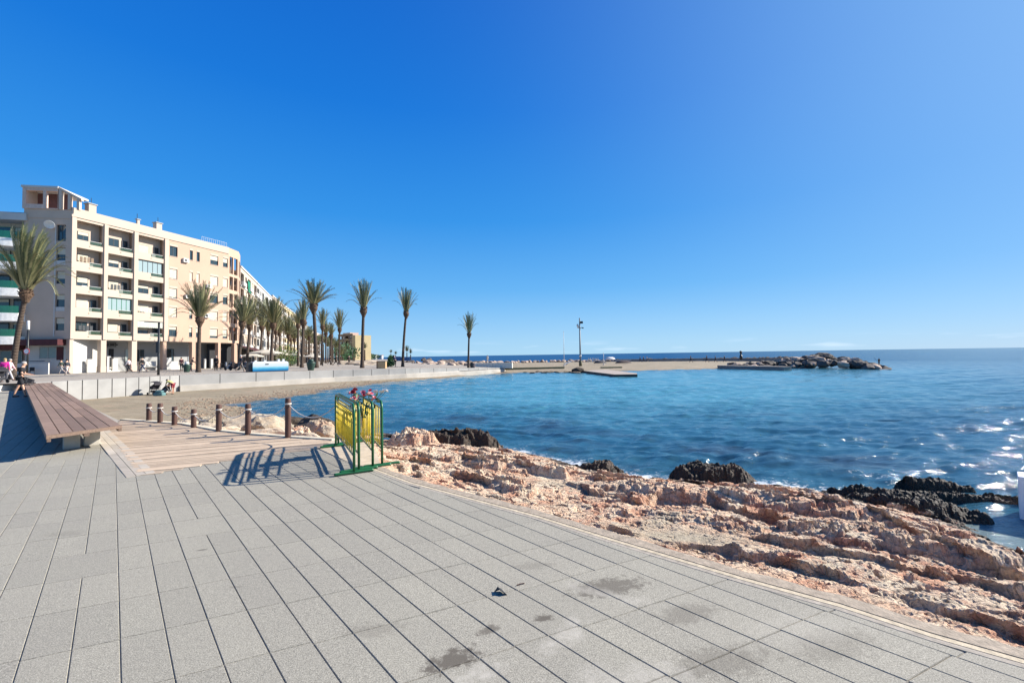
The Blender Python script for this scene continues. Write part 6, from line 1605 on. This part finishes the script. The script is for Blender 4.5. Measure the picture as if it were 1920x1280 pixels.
# parasols, awning, terrace
M_canvas = M('canvas_cream', (.50,.45,.37), .9, var=.08, scale=1)
for px_, Y_, ya, w_, lb in [(497,68,654.5,5.0,'widest cream parasol over the terrace behind the kiosk'),(520,76,658,4.6,'cream parasol right of the widest one, behind the kiosk'),(548,80,660.5,4.4,'pale parasol above the green hedge right of the kiosk'),(472,72,661,3.6,'low cream parasol left end of the terrace'),(586,84,663,3.6,'tilted white parasol behind the dark green bin')]:
    p = AT(px_, Y_); p.z = promz(p.x, p.y); h = ZAT(px_, ya, Y_)-p.z; r_ = empty('parasol', p, .3, lb, 'parasol', 'cream parasols of the terraces'); MB().tube([(0,0,0),(0,0,h)], .04, 8).build('pole', M_wframe, r_, True)
    n = 8; vs = [(0,0,h)]+[(w_/2*math.cos(2*PI*i/n), w_/2*math.sin(2*PI*i/n), h-.55) for i in range(n)]+[(w_/2*math.cos(2*PI*i/n), w_/2*math.sin(2*PI*i/n), h-.72) for i in range(n)]
    MB().add(vs, [(0,1+i,1+(i+1)%n) for i in range(n)]+[(1+i,1+n+i,1+n+(i+1)%n,1+(i+1)%n) for i in range(n)]).build('canopy', M_canvas, r_); MB().box(-.35,.35,-.35,.35,0,.12).build('base', M_pole, r_)
a = AT(447, 76); c_ = AT(476, 94); r_ = empty('terrace_awning', (a.x, a.y, .3), math.atan2(c_.y-a.y, c_.x-a.x), 'dark red sloping terrace awning at the foot of the cream block', 'awning'); L = math.hypot(c_.x-a.x, c_.y-a.y)
b = MB(); b.add([(0,0,3.9),(L,0,3.9),(L,-3.2,2.7),(0,-3.2,2.7),(L,-3.2,2.4),(0,-3.2,2.4)], [(0,1,2,3),(3,2,4,5)]); o = b.build('canopy', M('awning_red', (.085,.018,.02), .8), r_); so = o.modifiers.new('s','SOLIDIFY'); so.thickness = .04
b = MB(); 
for i in range(6): b.tube([(L*i/5,-3.1,0),(L*i/5,-3.1,2.5)], .05, 6)
b.build('awning_post', M_pole, r_); MB().box(0, L, -.1, 0, 0, 3.2).build('dark_shopfront', M_dark, r_)
tr_ = random.Random(9); tl = ['left end','second place from the left','third place','fourth place','fifth place','sixth place','seventh place','right end']
for i in range(8):
    px_ = 414+i*8.5; Y_ = 58+i*2.2; p = AT(px_, Y_); p.z = promz(p.x, p.y)
    r_ = empty('terrace_table', p, tr_.random()*3, 'small dark cafe table at the '+tl[i]+' of the terrace row', 'table', 'terrace tables'); MB().lathe([(.36,.72),(.36,.75)], 16).build('table_top', M_pole, r_); MB().tube([(0,0,0),(0,0,.72)], .03, 8).build('pedestal', M_pole, r_); MB().lathe([(.22,0),(.22,.03)], 12).build('foot', M_pole, r_)
    for sg in (-1, 1):
        c_ = Vector((p.x+sg*.7, p.y+.25*sg, p.z)); r2 = empty('terrace_chair', c_, R(-90*sg)+.3, ('left' if sg < 0 else 'right')+' dark chair, cafe table at the '+tl[i]+' of the row', 'chair', 'terrace chairs')
        MB().box(-.22,.22,-.22,.22,.43,.47).build('seat', M_dark, r2); MB().box(-.22,.22,-.22,-.19,.47,.88).build('backrest', M_dark, r2)
        for qx, qy in ((-.2,-.2),(.17,-.2),(-.2,.17),(.17,.17)): MB().box(qx,qx+.03,qy,qy+.03,0,.43).build('leg', M_pole, r2)
def scooter(p, rz, label, col):
    r_ = empty('scooter', p, rz, label, 'scooter', 'parked scooters')
    for yy in (-.55, .62):
        b = MB(); b.lathe([(.13,-.05),(.24,-.06),(.27,0),(.24,.06),(.13,.05)], 18); o = b.build('wheel', cloth((.02,.02,.02)), r_, True); o.location = (0, yy, .27); o.rotation_euler.y = PI/2
    b = MB(); b.tube([(0,.62,.30),(0,.50,.62),(0,.40,.98)], [.04,.10,.05], 8); b.tube([(0,.45,.32),(0,.0,.26),(0,-.2,.34)], [.06,.14,.14], 8); b.tube([(0,-.05,.45),(0,-.35,.58),(0,-.80,.62)], [.12,.17,.09], 8); b.build('body', M('scooter_paint_%s' % label[:4], col, .35), r_, True)
    b = MB(); b.tube([(0,-.02,.70),(0,-.35,.74),(0,-.70,.74)], [.09,.12,.08], 8); b.build('seat', M_dark, r_, True); MB().tube([(-.32,.34,1.02),(0,.40,1.0),(.32,.34,1.02)], .018, 6).build('handlebar', M_pole, r_); b = MB(); b.ell((0,.50,.90),(.08,.07,.08)); b.build('headlight', M_wframe, r_, True)
    return r_
scooter(at_(428,694), R(60), 'pale scooter parked under the rounded corner arcade', (.45,.45,.46)); scooter(at_(440,694), R(75), 'black scooter parked right of the pale one', (.02,.02,.025)); scooter(at_(464,693), R(50), 'silver scooter beside the seated person', (.35,.36,.38))
# greenery
def leafmass(name, p, rx, ry, rz_, n, label, cat, seed=1, lw=.12, col=None):
    r_ = random.Random(seed); b = MB(); root = empty(name, p, 0, label, cat)
    for i in range(n):
        d = Vector((r_.gauss(0,1), r_.gauss(0,1), r_.gauss(0,1))).normalized()*(r_.random()**.35)*(1+.3*mnoise.noise(Vector((i*.37, seed, 0)))); c_ = Vector((d.x*rx, d.y*ry, rz_+d.z*rz_*.95)); u = Vector((r_.uniform(-1,1), r_.uniform(-1,1), r_.uniform(-.4,1))).normalized(); v = u.orthogonal().normalized(); l_ = lw*r_.uniform(.6,1.4)
        b.add([c_, c_+u*l_*.5+v*l_*.28, c_+u*l_, c_+u*l_*.5-v*l_*.28], [(0,1,2,3)])
    b.build('foliage', col or M_leaf, root); b = MB()
    for k in range(4): b.tube([(0,0,0),(r_.uniform(-rx,rx)*.5, r_.uniform(-ry,ry)*.5, rz_*1.4)], [.06,.02], 5)
    b.build('stem', M_trunk, root); return root
M_leafy = M('leaf_yellowgreen', (.12,.16,.03), .6, var=.35, scale=10)
for px_, Y_, w_, h_, lb, cl in [(536,70,1.9,1.9,'yellow green shrub rising behind the right end of the kiosk',M_leafy),(545,74,1.6,1.0,'dark green hedge right of the kiosk under the pale parasol',None),(733,60,.45,.85,'small dark upright shrub right of the wooden planter',None),(728,62,.9,.35,'low dark ground shrub at the foot of the planter',None),(650,150,4.5,3.2,'dark bushes before the far pale tower, left clump',None),(690,250,4,2,'dark bush between the far low houses, left',None),(699,260,4,1.8,'dark bush between the far low houses, right',None),(640,140,3.5,2.8,'dark clump of bushes right of the fan shaped palm',None)]:
    p = AT(px_, Y_); p.z = promz(p.x, p.y) if Y_ < 120 else .2; leafmass('bush', p, w_, w_*.8, h_, int(700*(1 if Y_ < 120 else .6)), lb, 'bush', int(px_), .22 if Y_ < 120 else .7, cl)
# things on the spit
for px_, py_, w_, c1_, lb in [(1125,681,1.7,(.05,.05,.06),'small dark upturned boat with white keel, left one on the spit'),(1168.5,681,2.2,(.06,.04,.04),'dark upturned boat with pale top, right one on the spit'),(1144,673.5,1.6,(.7,.7,.7),'small white upturned dinghy by the pier wall')]:
    Y_ = 96 if px_ != 1144 else 118; p = AT(px_, Y_, ZAT(px_, py_, Y_)); r_ = empty('upturned_boat', p, .3, lb, 'boat', 'small boats on the spit'); b = MB(); n = 12; vs = []
    for i in range(n+1):
        u = i/n*2-1; ww = .65*(1-abs(u)**2.5); 
        for a in range(7): t_ = PI*a/6; vs.append((u*w_, -ww*math.cos(t_), .05+.62*math.sin(t_)*(1-abs(u)**3)))
    b.add(vs, [(i*7+a, i*7+a+1, i*7+a+8, i*7+a+7) for i in range(n) for a in range(6)]); b.build('hull', cloth(c1_), r_, True); MB().bar((-w_*.9,0,.66),(w_*.9,0,.66),.22,.08).build('keel', M_wframe, r_)
p = AT(1064, 92, ZAT(1064, 684, 92)); r_ = empty('beach_lounger', p, .4, 'small tilted pale lounger left of the floodlight mast', 'lounger'); MB().bar((-.9,0,.1),(.9,0,.8),.6,.08).build('board', M_wframe, r_); MB().bar((-.5,0,0),(.3,0,.5),.08,.08).build('leg', M_frame, r_)
pt = ['first','second','third','fourth','fifth','sixth']
for i, px_ in enumerate([1103,1106.5,1110,1113,1117,1121]):
    p = AT(px_, 100, ZAT(px_, 679.5, 100)); o = MB().lathe([(.07,0),(.06,1.05),(.02,1.1)], 8).build('bollard', M_canvas); o.location = p; tag(o, pt[i]+' from the left of six short pale posts right of the floodlight mast', 'post', 'short posts on the spit')
p = AT(884, 65, promz(AT(884,65).x, 65)); r_ = empty('info_totem', p, 0, 'short dark post box right beside the lone palm trunk', 'post'); MB().box(-.2,.2,-.15,.15,0,ZAT(884,679,65)-p.z).build('box', M_pole, r_); MB().box(.22,.5,-.15,.2,0,.7).build('side_block', M('totem_mauve', (.25,.19,.17), .8), r_)
p = AT(1389, 108, ZAT(1389, 668, 108)); r_ = empty('beacon', p, 0, 'short dark beacon post rising above the pier wall against the sea', 'beacon'); MB().lathe([(.35,-.8),(.35,.2),(.22,.25),(.22,1.0),(.35,1.05),(.30,1.3),(.05,1.45)], 12).build('post', M_pole, r_, True)
a = AT(740, 120); c_ = AT(768, 120); r_ = empty('blue_hoarding', (a.x, a.y, ZAT(745,676.5,120)), 0, 'blue hoarding panels behind the boulders near the leaning palm', 'fence'); b = MB(); Lh = c_.x-a.x
for i in range(5): b.box(Lh*i/5+.03, Lh*(i+1)/5-.03, 0, .08, 0, 1.0+.25*(i < 2))
b.build('panel', M('hoarding_blue', (.01,.09,.26), .6), r_); b = MB()
for i in range(6): b.box(Lh*i/5-.04, Lh*i/5+.04, .08, .16, -.3, 1.2)
b.build('post', M_pole, r_)
# terrace details along the near edge of the promenade, small stones on rock and sand

def scatter(name, pts, mat, label, cat, seed, smin, smax):
    r_ = random.Random(seed); vs = []; fs = []
    base = [(-1,-1,-1),(1,-1,-1),(1,1,-1),(-1,1,-1),(-.7,-.7,.8),(.7,-.8,.7),(.8,.7,.9),(-.7,.8,.7)]
    for p in pts:
        s_ = r_.uniform(smin, smax)*(.4+r_.random()**2); a = r_.random()*6.28; ca_, sa_ = math.cos(a), math.sin(a); b = len(vs); sx, sy, sz = s_*r_.uniform(.8,1.6), s_, s_*r_.uniform(.4,.8)
        for q in base:
            x, y, z = q[0]*sx*r_.uniform(.6,1.1), q[1]*sy*r_.uniform(.6,1.1), q[2]*sz*r_.uniform(.7,1.1); vs.append((p[0]+x*ca_-y*sa_, p[1]+x*sa_+y*ca_, p[2]+z))
        fs += [(b+3,b+2,b+1,b),(b+4,b+5,b+6,b+7),(b,b+1,b+5,b+4),(b+1,b+2,b+6,b+5),(b+2,b+3,b+7,b+6),(b+3,b,b+4,b+7)]
    me = bpy.data.meshes.new(name); me.from_pydata(vs, [], fs); o = link(name, me, mat); return tag(o, label, cat, None, 'stuff')
from mathutils.bvhtree import BVHTree
def bvh_of(name):
    o = bpy.data.objects[name]; return BVHTree.FromPolygons([v.co for v in o.data.vertices], [tuple(p.vertices) for p in o.data.polygons])
bvh = bvh_of('rocky_shore'); r_ = random.Random(77); pts = []
for _ in range(900):
    px_ = r_.uniform(380, 1900); yk = float(np.interp(px_, [380,620,714,1019,1400,1920], [805,826,876,962,1073,1220])); yw = float(np.interp(px_, [380,620,720,1050,1420,1800,1900], [775,800,820,866,914,990,1040]))
    p = P(px_, r_.uniform(yw, yk), -.5); h = bvh.ray_cast(Vector((p.x, p.y, 3)), Vector((0,0,-1)))
    if h[0] is not None and h[0].z > WATER+.03: pts.append(h[0])
scatter('loose_stones', pts, M_bcream, 'small loose stones strewn over the pinkish shore rock', 'stones', 5, .010, .035)
bvh2 = bvh_of('beach_sand'); pts = []
for _ in range(2600):
    t_ = r_.random(); i = min(int(t_*4), 3); a = Vector(shl[i]).lerp(Vector(shl[i+1]), t_*4-i); d = r_.gauss(0, 1); p = a+Vector((-1.6+d*1.3, -1.0+r_.gauss(0,1.5)))
    h = bvh2.ray_cast(Vector((p.x, p.y, 3)), Vector((0,0,-1)))
    if h[0] is not None and h[0].z > WATER: pts.append(h[0])
for _ in range(1800):
    p = P(r_.uniform(330, 520), r_.uniform(752, 800), -.92); q = bvh2.ray_cast(Vector((p.x, p.y, 3)), Vector((0,0,-1))); h = bvh.ray_cast(Vector((p.x, p.y, 3)), Vector((0,0,-1)))
    zz = max([x_[0].z for x_ in (q, h) if x_[0] is not None] or [-9])
    if zz > WATER: pts.append(Vector((p.x, p.y, zz)))
scatter('beach_pebbles', pts, rockm('beach_pebble', ((.20,.14,.09), (.30,.21,.14), (.40,.29,.20))), 'pinkish pebbles and weed along the edge of the small beach', 'pebbles', 6, .02, .07)
